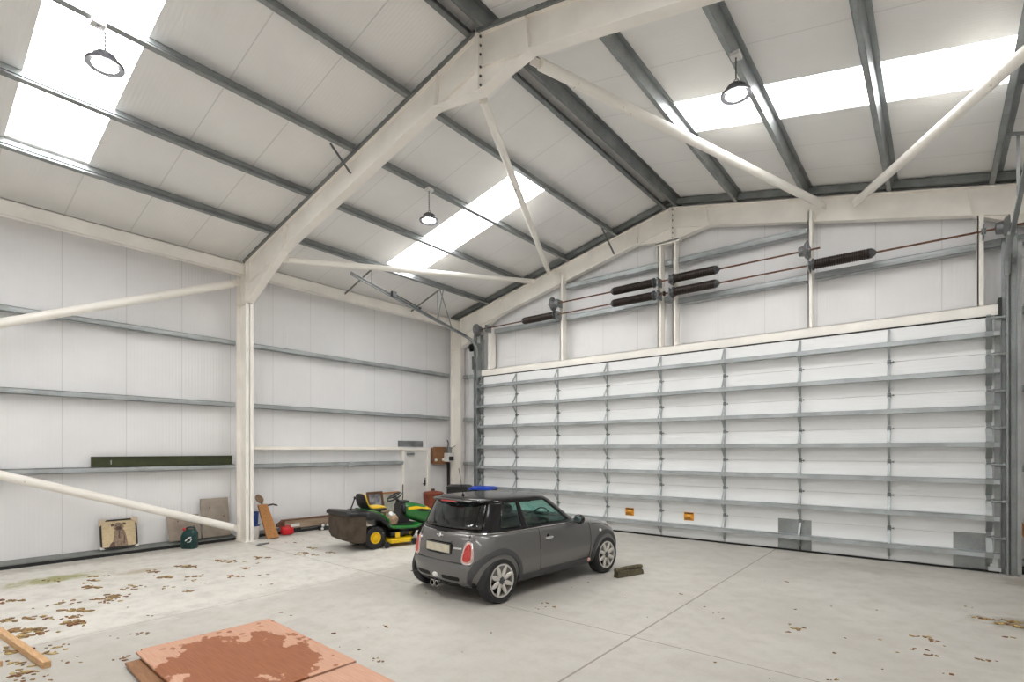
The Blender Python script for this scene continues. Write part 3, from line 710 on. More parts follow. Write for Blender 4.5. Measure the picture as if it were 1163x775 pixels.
M['chip'] = simple('orange brown chipboard', (.42, .19, .06), .7, 0, .16, 26, .25)
P = leaner(5.84, 6.12, .0, .76, -12.03, -12.40); b = B()
b.hexa([P(0, 0, 0), P(1, 0, 0), P(1, 0, .045), P(0, 0, .045), P(-.16, 1, 0), P(.62, 1, 0), P(.62, 1, .045), P(-.16, 1, .045)])
tag(b.build('chipboard_offcut', M['chip'], world=True, bevel=.003), 'narrow orange-brown chipboard offcut leaning beside the middle column', 'board')
M['tan'] = simple('dusty brown canvas', (.27, .18, .12), .85, 0, .25, 12, .4)
t = thing('spade', 'brown worn spade leaning behind the chipboard offcut by the column', 'spade', (-12.5, 5.98, 0))
b = B(); b.tube([(-12.26, 6.0, .12), (-12.40, 5.96, .6), (-12.47, 5.92, .84)], .02, 10); b.build('shaft', M['tan'], t, world=True)
b = B(); rg = []
for k in range(9):
    u = k / 8; w = .085 * math.sin(.35 + 2.4 * u) + .01; c = Vector((-12.47 - .06 * u, 5.92 - .05 * u, .80 + .20 * u))
    rg.append([c + Vector((.015 * math.cos(a), w * math.cos(a) * 0 + w * math.sin(a), .01 * math.cos(a))) for a in [2 * math.pi * i / 12 for i in range(12)]])
b.loft(rg); b.build('blade', M['tan'], t, world=True)
b = B(); b.bar((-12.46, 6.02, .73), (-12.44, 6.20, .755), .03, .035); b.bar((-12.44, 6.20, .755), (-12.43, 6.29, .715), .05, .025); b.blob((-12.435, 6.25, .735), .025, .04, .02, 10, 6)
tag(b.build('bracket', M['black_plastic'], world=True), 'small black bracket hooked on top of the chipboard offcut', 'bracket')
t = thing('jerry_can', 'small bright red plastic container lying by the base rail', 'container', (-12.28, 6.46, 0), R(82))
b = B(); rg = []
for k in range(13):
    x = -.15 + .30 * k / 12; u = (k - 6) / 6; s_ = (1 - abs(u) ** 4) ** .35 if abs(u) < 1 else .35
    rg.append([(x, .09 * s_ * math.copysign(abs(math.cos(a)) ** .6, math.cos(a)), .095 + .095 * s_ * math.copysign(abs(math.sin(a)) ** .6, math.sin(a))) for a in [2 * math.pi * i / 20 for i in range(20)]])
b.loft(rg); b.build('body', M['red'], t)
b = B(); b.lathe([(.03, 0), (.03, .03), (.02, .035)], (-.12, 0, .175), (-.4, 0, 1), 12); b.tube([(-.06, 0, .185), (-.03, 0, .22), (.05, 0, .22), (.09, 0, .18)], .012, 8); b.build('handle', M['red'], t)
M['beamwood'] = wood('old grey brown timber', (.26, .18, .12), (.42, .32, .23), (3, 1, 14))
t = thing('timber_beam', 'long weathered timber beam lying along the wall behind the mower', 'timber', (-12.45, 7.5, 0))
b = B(); b.box(-12.52, -12.40, 6.45, 8.1, .12, .32); b.build('beam', M['beamwood'], t, world=True, bevel=.006)
b = B(); b.box(-12.54, -12.385, 6.44, 8.1, .32, .345); b.hexa([(-12.53, 6.30, .19), (-12.42, 6.30, .19), (-12.38, 6.46, .13), (-12.55, 6.46, .13), (-12.53, 6.30, .24), (-12.42, 6.30, .24), (-12.38, 6.46, .345), (-12.55, 6.46, .345)]); b.build('edge_board', M['rust'], t, world=True)
b = B(); b.box(-12.396, -12.39, 6.62, 6.85, .16, .23); b.build('paper_label', M['white_paint'], t, world=True)
b = B(); b.box(-12.50, -12.42, 6.6, 6.9, .0, .12); b.box(-12.50, -12.42, 7.8, 8.0, 0, .12); b.build('bearer', M['dark_rubber'], t, world=True)
t = thing('floor_clutter', 'small black and white object on the floor beside the grass collector', 'clutter', (-12.3, 7.5, 0), R(80))
b = B(); b.box(-.16, .16, -.05, .05, .0, .10); b.blob((.14, 0, .12), .09, .06, .10, 12, 8); b.build('block', M['black_plastic'], t)
for x, y, z in ((-.10, -.055, .04), (-.08, -.05, .12), (.04, -.06, .13)):
    b = B(); b.blob((x, y, z), .04, .02, .035, 10, 6); b.build('cap', M['white_paint'], t)
b = B(); b.hexa([(-11.58, 5.45, .003), (-11.40, 5.30, .003), (-11.33, 5.36, .003), (-11.42, 5.60, .003), (-11.58, 5.45, .012), (-11.40, 5.30, .012), (-11.33, 5.36, .03), (-11.42, 5.60, .03)])
tag(b.build('slate_chip', M['galv_dark'], world=True), 'flat grey offcut lying on the floor in front of the middle column', 'offcut')
# framed picture and pale board behind the mower
M['brown_frame'] = wood('dark brown frame wood', (.09, .04, .02), (.15, .07, .035), (1, 3, 14))
t = thing('picture_frame', 'dark brown framed picture leaning on the wall behind the mower seat', 'picture', (-12.5, 9.1, 0))
P = leaner(8.78, 9.32, .34, .54, -12.24, -12.36); b = B()
for (u0, u1, v0, v1) in ((0, 1, 0, .12), (0, 1, .88, 1), (0, .12, .12, .88), (.88, 1, .12, .88)):
    b.hexa([P(u0, v0, 0), P(u1, v0, 0), P(u1, v0, .03), P(u0, v0, .03), P(u0, v1, 0), P(u1, v1, 0), P(u1, v1, .03), P(u0, v1, .03)])
b.build('frame', M['brown_frame'], t, world=True, smooth=False)
b = B(); b.hexa([P(.1, .1, .002), P(.9, .1, .002), P(.9, .1, .01), P(.1, .1, .01), P(.1, .9, .002), P(.9, .9, .002), P(.9, .9, .01), P(.1, .9, .01)])
b.build('print', simple('grey sketch print', (.22, .22, .23), .5, 0, .6, 5), t, world=True)
P = leaner(9.05, 10.1, .0, .82, -12.45, -12.58); b = B()
b.hexa([P(0, 0, 0), P(1, 0, 0), P(1, 0, .02), P(0, 0, .02), P(0, 1, 0), P(1, 1, 0), P(1, 1, .02), P(0, 1, .02)]); b.mi = 1
b.hexa([P(0, .94, .02), P(1, .94, .02), P(1, .94, .04), P(0, .94, .04), P(0, 1, .02), P(1, 1, .02), P(1, 1, .04), P(0, 1, .04)])
tag(b.build('pale_board', [simple('pale grey green board', (.44, .45, .38), .6, 0, .15, 3), M['chip']], world=True, smooth=False), 'pale greenish board with wooden top edge leaning behind the steering wheel', 'board')
b = B(); b.box(-12.38, -12.32, 8.65, 8.95, .0, .30); b.box(-12.22, -12.16, 8.65, 8.95, .0, .30); b.box(-12.38, -12.32, 9.3, 9.45, .0, .30); b.box(-12.22, -12.16, 9.3, 9.45, .0, .30); b.box(-12.40, -12.14, 8.6, 9.5, .30, .34)
tag(b.build('low_crate', M['beamwood'], world=True), 'low timber stand under the brown framed picture', 'stand')
# red-brown tub near the door
M['brick'] = simple('brick red plastic', (.24, .055, .025), .5, 0, .12, 6)
t = thing('feed_tub', 'brick red lidded plastic tub standing by the white side door', 'tub', (-12.05, 11.0, 0))
b = B(); b.lathe([(.20, 0), (.22, .02), (.30, .68), (.315, .69), (.315, .72), (.29, .72)], (0, 0, 0), seg=36); b.build('body', M['brick'], t)
b = B(); b.lathe([(.325, .715), (.325, .74), (.28, .775), (.10, .80), (.001, .805)], (0, 0, 0), seg=36); b.build('lid', M['brick'], t)
b = B(); b.lathe([(.05, .80), (.055, .86), (.045, .87)], (0, 0, 0), seg=16); b.build('knob', M['rust'], t)
b = B(); b.tube([(-.05, -.33, .40), (-.05, -.37, .70), (-.02, -.36, .78)], .014, 8); b.build('handle', M['galv_light'], t)
# wheeled bins behind the car
M['bin_blue'] = simple('bright blue plastic', (.008, .06, .48), .35, 0, .08, 5)
def bin_(x, y, rz, mt, label):
    t = thing('wheelie_bin', label, 'wheelie bin', (x, y, 0), R(rz), group='wheelie bins behind the car')
    b = B(); rg = [[(-w, -dd, z), (w, -dd, z), (w, dd, z), (-w, dd, z)] for z, w, dd in ((.06, .20, .21), (.90, .27, .29), (.94, .29, .31), (.98, .29, .31))]; b.loft(rg); b.build('body', M['black_plastic'], t, bevel=.015)
    b = B(); rg = [[(x, -.33, .985), (x, .31, .985), (x, .31, 1.01 + h), (x, .1, 1.04 + h), (x, -.2, 1.04 + h), (x, -.33, 1.0 + h)] for x, h in ((-.31, 0), (-.26, .03), (.26, .03), (.31, 0))]; b.loft(rg); b.build('lid', M[mt], t)
    b = B(); b.tube([(-.24, .31, .96), (-.24, .39, .98), (.24, .39, .98), (.24, .31, .96)], .016, 8); b.build('handle', M['black_plastic'], t)
    for s in (-1, 1): b = B(); b.lathe([(.10, -.03), (.10, .03)], (s * .24, .22, .10), (1, 0, 0), 20); b.build('wheel', M['dark_rubber'], t)
bin_(-10.66, 10.75, 30, 'black_plastic', 'black wheelie bin behind the car with a black lid just above the roof')
bin_(-9.70, 10.72, 20, 'bin_blue', 'black wheelie bin behind the car with a bright blue lid')

# ------------------------------------------------------------------ floor objects
M['sheet'] = None
def sheet_mat(name, stain):
    m, nt, b = newmat(name)
    co = objco(nt); g = noise(nt, objco(nt, (1.2, 26, 1)), 3, 5, .6)
    c = mixc(nt, ramp(nt, g, .3, .7), (.53, .29, .19), (.62, .36, .25))
    if stain:
        sp = N(nt, 'ShaderNodeSeparateXYZ'); nt.links.new(co, sp.inputs[0])
        dx = mth(nt, 'DIVIDE', mth(nt, 'SUBTRACT', sp.outputs[0], .14), .84); dy = mth(nt, 'DIVIDE', mth(nt, 'SUBTRACT', sp.outputs[1], -.06), .56)
        d = mth(nt, 'SQRT', mth(nt, 'ADD', mth(nt, 'MULTIPLY', dx, dx), mth(nt, 'MULTIPLY', dy, dy)))
        d = mth(nt, 'ADD', d, mth(nt, 'MULTIPLY', mth(nt, 'SUBTRACT', noise(nt, objco(nt, (1.0, 1.6, 1)), 2.3, 5, .6), .5), 2.6))
        wet = ramp(nt, d, 1.02, .96)
        v = N(nt, 'ShaderNodeTexVoronoi'); v.inputs['Scale'].default_value = 9; nt.links.new(co, v.inputs['Vector'])
        spots = mth(nt, 'MULTIPLY', ramp(nt, v.outputs['Distance'], .30, .24), ramp(nt, noise(nt, co, 2.6, 2), .50, .56))
        wet = mth(nt, 'MAXIMUM', wet, spots)
        wc = mixc(nt, ramp(nt, g, .3, .7), (.27, .085, .03), (.36, .125, .05))
        c = mixc(nt, wet, c, wc)
        nt.links.new(mth(nt, 'SUBTRACT', .62, mth(nt, 'MULTIPLY', wet, .18)), b.inputs['Roughness'])
    else: b.inputs['Roughness'].default_value = .6
    nt.links.new(c, b.inputs['Base Color'])
    return m
M['sheet'] = sheet_mat('reddish plywood, damp', True); M['sheet2'] = sheet_mat('reddish plywood, dry', False)
def sheet(cx, cy, w, l, z, rz, mt, label, notch=False, tilt=0):
    b = B(); t_ = .018
    poly = [(-w / 2, -l / 2), (w / 2, -l / 2), (w / 2, l / 2), (-w / 2, l / 2)]
    if notch: poly = [(-w / 2, -l / 2 + .0), (w / 2, -l / 2), (w / 2, l / 2), (-w / 2 + .02, l / 2)]
    if notch: poly = [(-w / 2, -l / 2 + .05), (-w / 2 + .06, -l / 2 + .055), (-w / 2 + .04, -l / 2), (w / 2, -l / 2), (w / 2, l / 2), (-w / 2, l / 2)]
    b.prism([(x, y, 0) for x, y in poly], (0, 0, t_))
    o = b.build('plywood_sheet', mt, smooth=False); o.location = (cx, cy, z); o.rotation_euler = (0, tilt, R(rz)); tag(o, label, 'plywood', 'plywood sheets on the floor'); return o
sheet(-5.22, 2.30, 1.86, 1.32, .062, -2.5, M['sheet'], 'reddish plywood sheet with a big dark damp stain on the floor in front', True)
sheet(-3.92, 2.22, .66, 1.32, .060, -2.5, M['sheet2'], 'dry reddish plywood sheet beside the stained one, cut by the photo edge')
o = sheet(-5.05, 2.14, 1.85, 1.28, .022, -3.5, M['ply'], 'brown board lying underneath the stained plywood sheet')
for x, lb in ((-5.85, 'timber batten under the plywood stack at its far end'), (-4.0, 'timber batten under the plywood stack at its near end')):
    b = B(); b.box(x - .05, x + .05, 1.72, 2.82, 0, .021); tag(b.build('batten', M['beamwood'], world=True), lb, 'batten')
    if x > -4.2: b = B(); b.box(x - .05, x + .05, 1.72, 2.82, .041, .059); tag(b.build('packer', M['beamwood'], world=True), 'thin timber packer under the dry plywood sheet', 'batten')
b = B(); b.box(-5.9, -5.8, 1.75, 2.8, .0405, .0615); tag(b.build('packer', M['beamwood'], world=True), 'thin timber packer between stained plywood and lower board', 'batten')
M['pine'] = wood('clean pine batten', (.52, .30, .14), (.66, .42, .22), (2, 16, 16))
b = B(); b.bar((-8.35, .93, .032), (-6.55, 1.085, .032), .065, .062)
tag(b.build('pine_batten', M['pine'], world=True, bevel=.003), 'pale pine batten lying on the floor at the lower left edge', 'batten')
b = B(); b.bar((-7.6, .62, .025), (-6.93, .80, .025), .06, .05)
tag(b.build('pine_offcut', M['pine'], world=True, bevel=.003), 'pine offcut end at the very left edge below the pale batten', 'offcut')
M['log'] = simple('muddy weathered wood', (.10, .085, .05), .85, 0, .35, 14, .5)
t = thing('wheel_chock', 'old muddy wooden chock lying on the floor to the right of the car', 'wood block', (-3.95, 7.92, 0), R(72))
b = B(); b.hexa([(-.30, -.06, 0), (.30, -.06, 0), (.30, .05, 0), (-.30, .05, 0), (-.29, -.05, .11), (.28, -.055, .085), (.28, .04, .09), (-.29, .04, .12)]); b.build('block', M['log'], t, bevel=.012)
b = B(); b.tube([(-.32, -.02, .12), (-.05, .0, .125), (.20, .01, .12), (.31, .02, .11)], .035, 10); b.build('branch', M['log'], t)
b = B(); b.bar((.90, 12.16, 1.10), (1.42, 12.16, .16), .045, .11, (1, 0, 0))
tag(b.build('orange_timber', wood('orange brown timber', (.42, .17, .06), (.55, .26, .11), (2, 12, 12)), world=True), 'orange-brown timber leaning on the gable wall beyond the right door track', 'timber')
b = B(); b.box(1.06, 2.0, 12.1, 12.38, 0, .10); b.box(1.25, 1.5, 12.0, 12.2, 0, .07)
tag(b.build('base_curb', M['dark_rubber'], world=True), 'dark base curb on the floor beyond the right door track', 'kerb', kind='thing')
b = B(); b.bar((1.14, 12.1, 1.02), (1.2, 12.1, .97), .05, .07); b.tube([(1.17, 12.1, 1.0), (1.4, 12.12, 1.02)], .02, 8)
tag(b.build('padlock_hasp', M['black_plastic'], world=True), 'small black latch on the wall at the far right edge', 'latch')

# ------------------------------------------------------------------ leaf and mud litter
import mathutils
f_, yaw_, hy_, cx_, H_ = 596., R(39.05), 511., 581.5, 2.07
def floor_at(px, py):
    s, c = math.sin(yaw_), math.cos(yaw_); k = H_ / ((py - hy_) / f_); u = (px - cx_) / f_
    return (-s + c * u) * k, (c + s * u) * k
M['mud'] = simple('dry mud and leaf', (.27, .17, .075), .9, 0, .4, 18); M['leaf'] = simple('brown leaf', (.20, .085, .035), .8, 0, .35, 14); M['straw'] = simple('straw coloured litter', (.44, .33, .14), .85, 0, .3, 15)
def flake(b, x, y, r, mi, st=1.0, an=None):
    b.mi = mi; an = rnd.uniform(0, 6.3) if an is None else an; n = rnd.randint(6, 9); ca, sa = math.cos(an), math.sin(an); top = []
    for k in range(n):
        a = 2 * math.pi * k / n; rr = r * .72 * rnd.uniform(.5, 1.15); u, v = rr * math.cos(a) * st, rr * math.sin(a) / st
        top.append((x + u * ca - v * sa, y + u * sa + v * ca, .004 + rnd.uniform(0, .35) * r * .5))
    v0 = [b.bm.verts.new((p[0], p[1], .001)) for p in top]; v1 = [b.bm.verts.new(p) for p in top]; c = b.bm.verts.new((x, y, .006 + r * .12))
    for k in range(n):
        j = (k + 1) % n; b._f([v0[k], v0[j], v1[j], v1[k]]); b._f([v1[k], v1[j], c])
def litter(name, clumps, label, spread):
    b = B()
    for px, py, n, r in clumps:
        x, y = floor_at(px, py)
        for k in range(int(n * 1.6) if n > 2 else n):
            dx, dy = rnd.gauss(0, spread * 1.1), rnd.gauss(0, spread * .5)
            flake(b, x + dx * .84 - dy * .5, y + dx * .45 + dy * .84, r * rnd.uniform(.4, 1.1), rnd.choice((0, 0, 0, 1, 2)), rnd.uniform(1, 1.5), R(28) + rnd.gauss(0, .5))
    tag(b.build(name, [M['mud'], M['leaf'], M['straw']], world=True, smooth=False, fix=False), label, 'litter', kind='stuff')
cl = [(16, 683, 7, .07), (73, 685, 6, .06), (104, 667, 10, .06), (132, 677, 14, .06), (120, 681, 8, .05), (89, 694, 16, .07), (87, 708, 14, .07), (82, 701, 8, .04), (7, 705, 9, .06), (33, 703, 5, .05), (18, 717, 16, .07), (24, 723, 12, .06), (46, 717, 12, .05), (55, 703, 5, .05),
      (211, 644, 12, .07), (188, 656, 10, .07), (172, 650, 7, .06), (221, 655, 6, .05), (223, 660, 3, .05), (263, 638, 9, .06), (263, 655, 7, .06), (279, 646, 6, .05), (297, 634, 9, .06), (251, 637, 6, .06), (209, 672, 5, .04), (188, 667, 4, .04), (153, 666, 6, .04), (124, 684, 6, .04), (141, 670, 5, .04),
      (63, 738, 4, .04), (72, 733, 3, .03), (120, 724, 2, .03), (162, 721, 4, .03), (138, 748, 4, .03), (12, 754, 5, .04), (12, 739, 6, .05), (40, 742, 8, .05), (31, 765, 10, .05), (20, 770, 6, .04), (298, 653, 2, .04), (306, 664, 2, .03), (336, 630, 4, .05), (352, 623, 6, .06), (345, 628, 5, .05), (358, 631, 3, .05), (374, 628, 4, .05), (108, 660, 6, .05), (95, 663, 4, .05), (60, 660, 5, .04), (112, 655, 6, .05), (236, 661, 2, .03), (151, 690, 2, .03), (45, 690, 2, .03), (332, 617, 3, .04), (340, 613, 3, .04), (300, 640, 2, .04), (50, 770, 3, .03), (78, 751, 3, .03), (176, 700, 2, .03)]
litter('leaf_litter', cl, 'brown leaf and mud litter scattered on the pale floor along the left wall', .085)
cr = [(903, 715, 3, .045), (900, 718, 2, .03), (1048, 724, 5, .04), (1054, 728, 3, .035), (1042, 737, 3, .03), (1063, 745, 3, .035), (1118, 750, 4, .03), (1073, 765, 2, .03), (942, 742, 2, .03), (822, 703, 2, .035), (816, 697, 2, .02), (892, 709, 2, .02), (906, 693, 1, .03), (958, 726, 1, .025), (986, 726, 1, .025), (819, 754, 1, .025), (993, 759, 1, .025), (772, 676, 1, .04), (772, 675, 1, .03), (1120, 704, 9, .05), (1135, 709, 14, .05), (1150, 707, 14, .05), (1158, 712, 10, .04), (1146, 725, 3, .03), (1110, 702, 4, .04), (891, 661, 1, .035), (860, 660, 1, .02), (1000, 693, 1, .02), (876, 770, 1, .02), (944, 772, 4, .02), (1100, 690, 2, .02), (1057, 734, 1, .02), (1026, 744, 1, .02), (950, 690, 1, .018),
      (318, 695, 1, .03), (330, 700, 1, .025), (438, 712, 3, .03), (421, 713, 1, .025), (381, 720, 1, .03), (434, 750, 3, .025), (428, 751, 2, .02), (391, 734, 1, .02), (404, 737, 1, .02), (620, 686, 4, .02), (628, 690, 5, .02), (616, 692, 2, .02), (671, 661, 1, .03), (650, 668, 1, .02), (712, 680, 1, .02), (500, 676, 1, .025), (484, 674, 1, .03), (735, 700, 1, .02), (803, 690, 1, .02), (560, 720, 1, .02), (520, 740, 1, .02)]
litter('floor_debris', cr, 'sparse leaf crumbs and dirt scattered over the grey floor on the car side', .045)

# ================================================================== the car
def paint_mat():
    m, nt, b = newmat('dark silver metallic paint')
    co = objco(nt); f = noise(nt, co, 220, 2)
    nt.links.new(mixc(nt, ramp(nt, f, .3, .7), (.145, .143, .14), (.185, .182, .178)), b.inputs['Base Color'])
    b.inputs['Metallic'].default_value = .75; b.inputs['Roughness'].default_value = .38
    b.inputs['Coat Weight'].default_value = .8; b.inputs['Coat Roughness'].default_value = .06
    return m
M['paint'] = paint_mat()
M['gloss_black'] = simple('gloss black paint', (.010, .009, .010), .16, 0, .1, 30, 0, .4, .0)
M['arch'] = simple('dark grey moulded plastic', (.055, .056, .058), .6, 0, .1, 40)
M['tyre'] = simple('tyre rubber', (.02, .02, .021), .75, 0, .2, 30)
M['alloy'] = simple('silver alloy wheel', (.66, .64, .60), .32, .55, .04, 9)
M['chrome'] = simple('chrome', (.80, .80, .80), .12, 1., .02, 9)
M['well'] = simple('black wheel well', (.010, .010, .010), .9, 0, .2, 9)
M['lamp_red'] = simple('red tail lamp lens', (.50, .045, .04), .15, 0, .25, 40, 0, .6, .5)
M['lamp_pink'] = simple('pale tail lamp edge', (.72, .42, .36), .25, 0, .08, 20)
M['plate'] = simple('blank pale number plate', (.56, .52, .40), .45, 0, .08, 14)
M['mirror'] = simple('mirror glass', (.16, .22, .22), .06, .7, .02, 9)
M['seat'] = simple('dark seat cloth', (.03, .032, .036), .8, 0, .2, 20)
def glass_mat(name, tint, t):
    m, nt, b = newmat(name)
    out = [n for n in nt.nodes if n.type == 'OUTPUT_MATERIAL'][0]
    nt.nodes.remove(b)
    tr = N(nt, 'ShaderNodeBsdfTransparent'); tr.inputs[0].default_value = (*tint, 1)
    gl = N(nt, 'ShaderNodeBsdfGlossy'); gl.inputs['Roughness'].default_value = .03; gl.inputs[0].default_value = (1, 1, 1, 1)
    fr = N(nt, 'ShaderNodeLayerWeight'); fr.inputs[0].default_value = .5
    mx = N(nt, 'ShaderNodeMixShader'); nt.links.new(mth(nt, 'ADD', mth(nt, 'MULTIPLY', mth(nt, 'POWER', fr.outputs['Facing'], 4.0), .7), t), mx.inputs[0])
    nt.links.new(tr.outputs[0], mx.inputs[1]); nt.links.new(gl.outputs[0], mx.inputs[2]); nt.links.new(mx.outputs[0], out.inputs[0])
    return m
M['glass'] = glass_mat('green tinted car glass', (.74, .90, .86), .05)
M['glass_dark'] = glass_mat('dark tinted rear glass', (.40, .43, .43), .06)

CAR = thing('car', 'small dark grey hatchback with a black roof parked in the middle of the hall', 'car', (-5.375, 5.47, 0), R(84.7))
#            z     xr     xf    w     cr    cf    p    dzf(front z change)
LV = [(.19, -.33, 2.96, .690, .50, .55, 2.6, .02),
      (.24, -.42, 3.05, .770, .50, .60, 2.7, .01),
      (.33, -.475, 3.11, .815, .50, .62, 2.8, 0),
      (.45, -.485, 3.13, .835, .50, .66, 2.8, 0),
      (.52, -.47, 3.125, .842, .50, .68, 2.8, 0),
      (.56, -.445, 3.11, .842, .47, .70, 2.8, 0),
      (.66, -.435, 3.08, .836, .46, .72, 2.7, 0),
      (.76, -.42, 3.01, .825, .46, .75, 2.6, -.02),
      (.85, -.40, 2.86, .806, .46, .80, 2.5, -.03),
      (.905, -.375, 2.45, .785, .45, .70, 2.5, .0),
      (.925, -.360, 2.02, .762, .45, .48, 2.5, .03),      # 10 belt
      (.945, -.345, 1.97, .742, .44, .50, 2.5, .025),     # 11
      (1.05, -.300, 1.81, .718, .43, .50, 2.6, .01),      # 12
      (1.17, -.240, 1.62, .690, .42, .48, 2.7, .0),       # 13
      (1.275, -.180, 1.45, .660, .41, .45, 2.8, .0),      # 14
      (1.325, -.155, 1.36, .640, .40, .42, 2.8, .0),      # 15
      (1.36, -.150, 1.28, .610, .40, .40, 2.8, .0),       # 16
      (1.388, -.05, 1.12, .50, .34, .34, 2.6, .0),        # 17
      (1.402, .20, .85, .28, .2, .2, 2.3, .0)]            # 18
def crs(v):
    v = min(max(v, 0), len(LV) - 1); i = min(int(v), len(LV) - 2); t = v - i
    p = [LV[min(max(i + k, 0), len(LV) - 1)] for k in (-1, 0, 1, 2)]
    if i >= 10 and i + 0 == 10: p[0] = p[1]
    if i == 9: p[3] = p[2]
    return [.5 * (2 * p[1][k] + (p[2][k] - p[0][k]) * t + (2 * p[0][k] - 5 * p[1][k] + 4 * p[2][k] - p[3][k]) * t * t + (-p[0][k] + 3 * p[1][k] - 3 * p[2][k] + p[3][k]) * t ** 3) for k in range(8)]
def S(u, v):
    """u 0..1 rear centre to rear side, 1..2 side, 2..3 side to front centre; right-hand side is mirrored by the caller"""
    z, xr, xf, w, cr, cf, p, dz = crs(v)
    if u <= 1:
        a = u * math.pi / 2; y = w * .985 * math.sin(a) ** (2 / p); x = xr + cr * (1 - math.cos(a) ** (2 / p) if u < 1 else 1)
    elif u < 2:
        s = u - 1; x = (xr + cr) + (xf - cf - xr - cr) * s; y = w * (.985 + .015 * math.sin(math.pi * s))
    else:
        a = (3 - u) * math.pi / 2; y = w * .985 * math.sin(a) ** (2 / p) if u < 3 else 0; x = xf - cf * (1 - math.cos(a) ** (2 / p) if u > 2 else 1)
    f = min(max((x - 1.6) / 1.3, 0), 1); f = f * f * (3 - 2 * f)
    return Vector((x, y, z + dz * f))
NU = 16
us = [i / NU for i in range(NU + 1)] + [1 + i / 24 for i in range(1, 25)] + [2 + i / NU for i in range(1, NU + 1)]
# body shell, closed top and bottom
b = B(); rings = []
vs = [i / 3 for i in range(0, 31)]
full = us + [-u for u in us[-2:0:-1]]
def SS(u, v):
    p = S(abs(u), v)
    if u < 0: p.y = -p.y
    return p
vr = [[b.bm.verts.new(SS(u, v)) for u in full] for v in vs]; n = len(full)
for r0, r1 in zip(vr, vr[1:]):
    for k in range(n): b._f([r0[k], r0[(k + 1) % n], r1[(k + 1) % n], r1[k]])
for ring, z, mi in ((vr[0], .19, 1), (vr[-1], .90, 1)):
    b.mi = mi; c = b.bm.verts.new((.9, 0, z))
    inner = [b.bm.verts.new((p.co.x * .9 + .09, p.co.y * .9, z)) for p in ring]
    for k in range(n):
        b._f([ring[k], ring[(k + 1) % n], inner[(k + 1) % n], inner[k]]); b._f([inner[k], inner[(k + 1) % n], c])
body = b.build('body', [M['paint'], M['well'], M['arch']], CAR)
cut = []
WB = 2.467; WR = .352
cb = B()
for wx in (0, WB):
    for s in (-1, 1): cb.lathe([(WR, 0), (WR, .42)], (wx, s * .50, .315), (0, s, 0), 48)
cu = cb.build('cutter', M['well'], None, smooth=False)
bo = body.modifiers.new('w', 'BOOLEAN'); bo.operation = 'DIFFERENCE'; bo.object = cu; bo.solver = 'EXACT'
bpy.context.view_layer.update()
dg = bpy.context.evaluated_depsgraph_get()
me = bpy.data.meshes.new_from_object(body.evaluated_get(dg)); body.modifiers.clear(); body.data = me; me.name = 'body'
bpy.data.objects.remove(cu)
me.materials.clear()
for x in (M['paint'], M['well'], M['arch']): me.materials.append(x)
for p in me.polygons:
    c = p.center
    inw = any(math.hypot(c.x - wx, c.z - .315) < WR + .004 for wx in (0, WB)) and abs(c.y) < .845
    if inw and (abs(p.normal.y) < .5 or abs(c.y) < .52): p.material_index = 1
    elif c.z < .25 and .3 < c.x < 2.2: p.material_index = 2
    elif abs(p.normal.z) > .9 and abs(c.y) < .72 and (c.z < .21 or (.85 < c.z < .94 and c.x < 1.95 and c.x > -.3)): p.material_index = 1
    elif p.material_index > 1: p.material_index = 0
bmx = bmesh.new(); bmx.from_mesh(me); BVH = BVHTree.FromBMesh(bmx); bmx.free()
def hit_side(x, z, s=-1, off=.0):
    h = BVH.ray_cast(Vector((x, s * 3, z)), Vector((0, -s, 0)))
    if h[0] is None: h = BVH.find_nearest(Vector((x, s * .8, z)))
    return h[0] + h[1] * off
def hit_rear(y, z, off=.0):
    h = BVH.ray_cast(Vector((-3, y, z)), Vector((1, 0, 0)))
    if h[0] is None: h = BVH.find_nearest(Vector((-.35, y, z)))
    return h[0] + h[1] * off
def patch(name, outline, fn, mat, th=.008, base=.001, parent=None, ringn=0):
    """raised patch whose outline (pairs) is projected on the body through fn"""
    b = B(); n = len(outline); cx = sum(p[0] for p in outline) / n; cy = sum(p[1] for p in outline) / n
    lo = [fn(x, y, -.004) for x, y in outline]
    rings = [lo]
    for k, (sc, t) in enumerate(((1.0, th * .7), (.93, th), (.5, th * 1.15))):
        rings.append([fn(cx + (x - cx) * sc, cy + (y - cy) * sc, t) for x, y in outline])
    vr = [[b.bm.verts.new(p) for p in r] for r in rings]
    for r0, r1 in zip(vr, vr[1:]):
        for k in range(n): b._f([r0[k], r0[(k + 1) % n], r1[(k + 1) % n], r1[k]])
    c = b.bm.verts.new(fn(cx, cy, th * 1.15))
    for k in range(n): b._f([vr[-1][k], vr[-1][(k + 1) % n], c])
    return b.build(name, mat, parent or CAR)
def ribbon(pts, w, mat, name, parent=None, th=.003):
    b = B(); pts = [p for p in pts if p is not None]; b.tube(pts, w, 6, True); return b.build(name, mat, parent or CAR)
def rrect(cx, cy, hx, hy, p=5, n=28, tilt=0):
    o = []
    for k in range(n):
        a = 2 * math.pi * k / n; u = hx * math.copysign(abs(math.cos(a)) ** (2 / p), math.cos(a)); v = hy * math.copysign(abs(math.sin(a)) ** (2 / p), math.sin(a))
        o.append((cx + u * math.cos(tilt) - v * math.sin(tilt), cy + u * math.sin(tilt) + v * math.cos(tilt)))
    return o
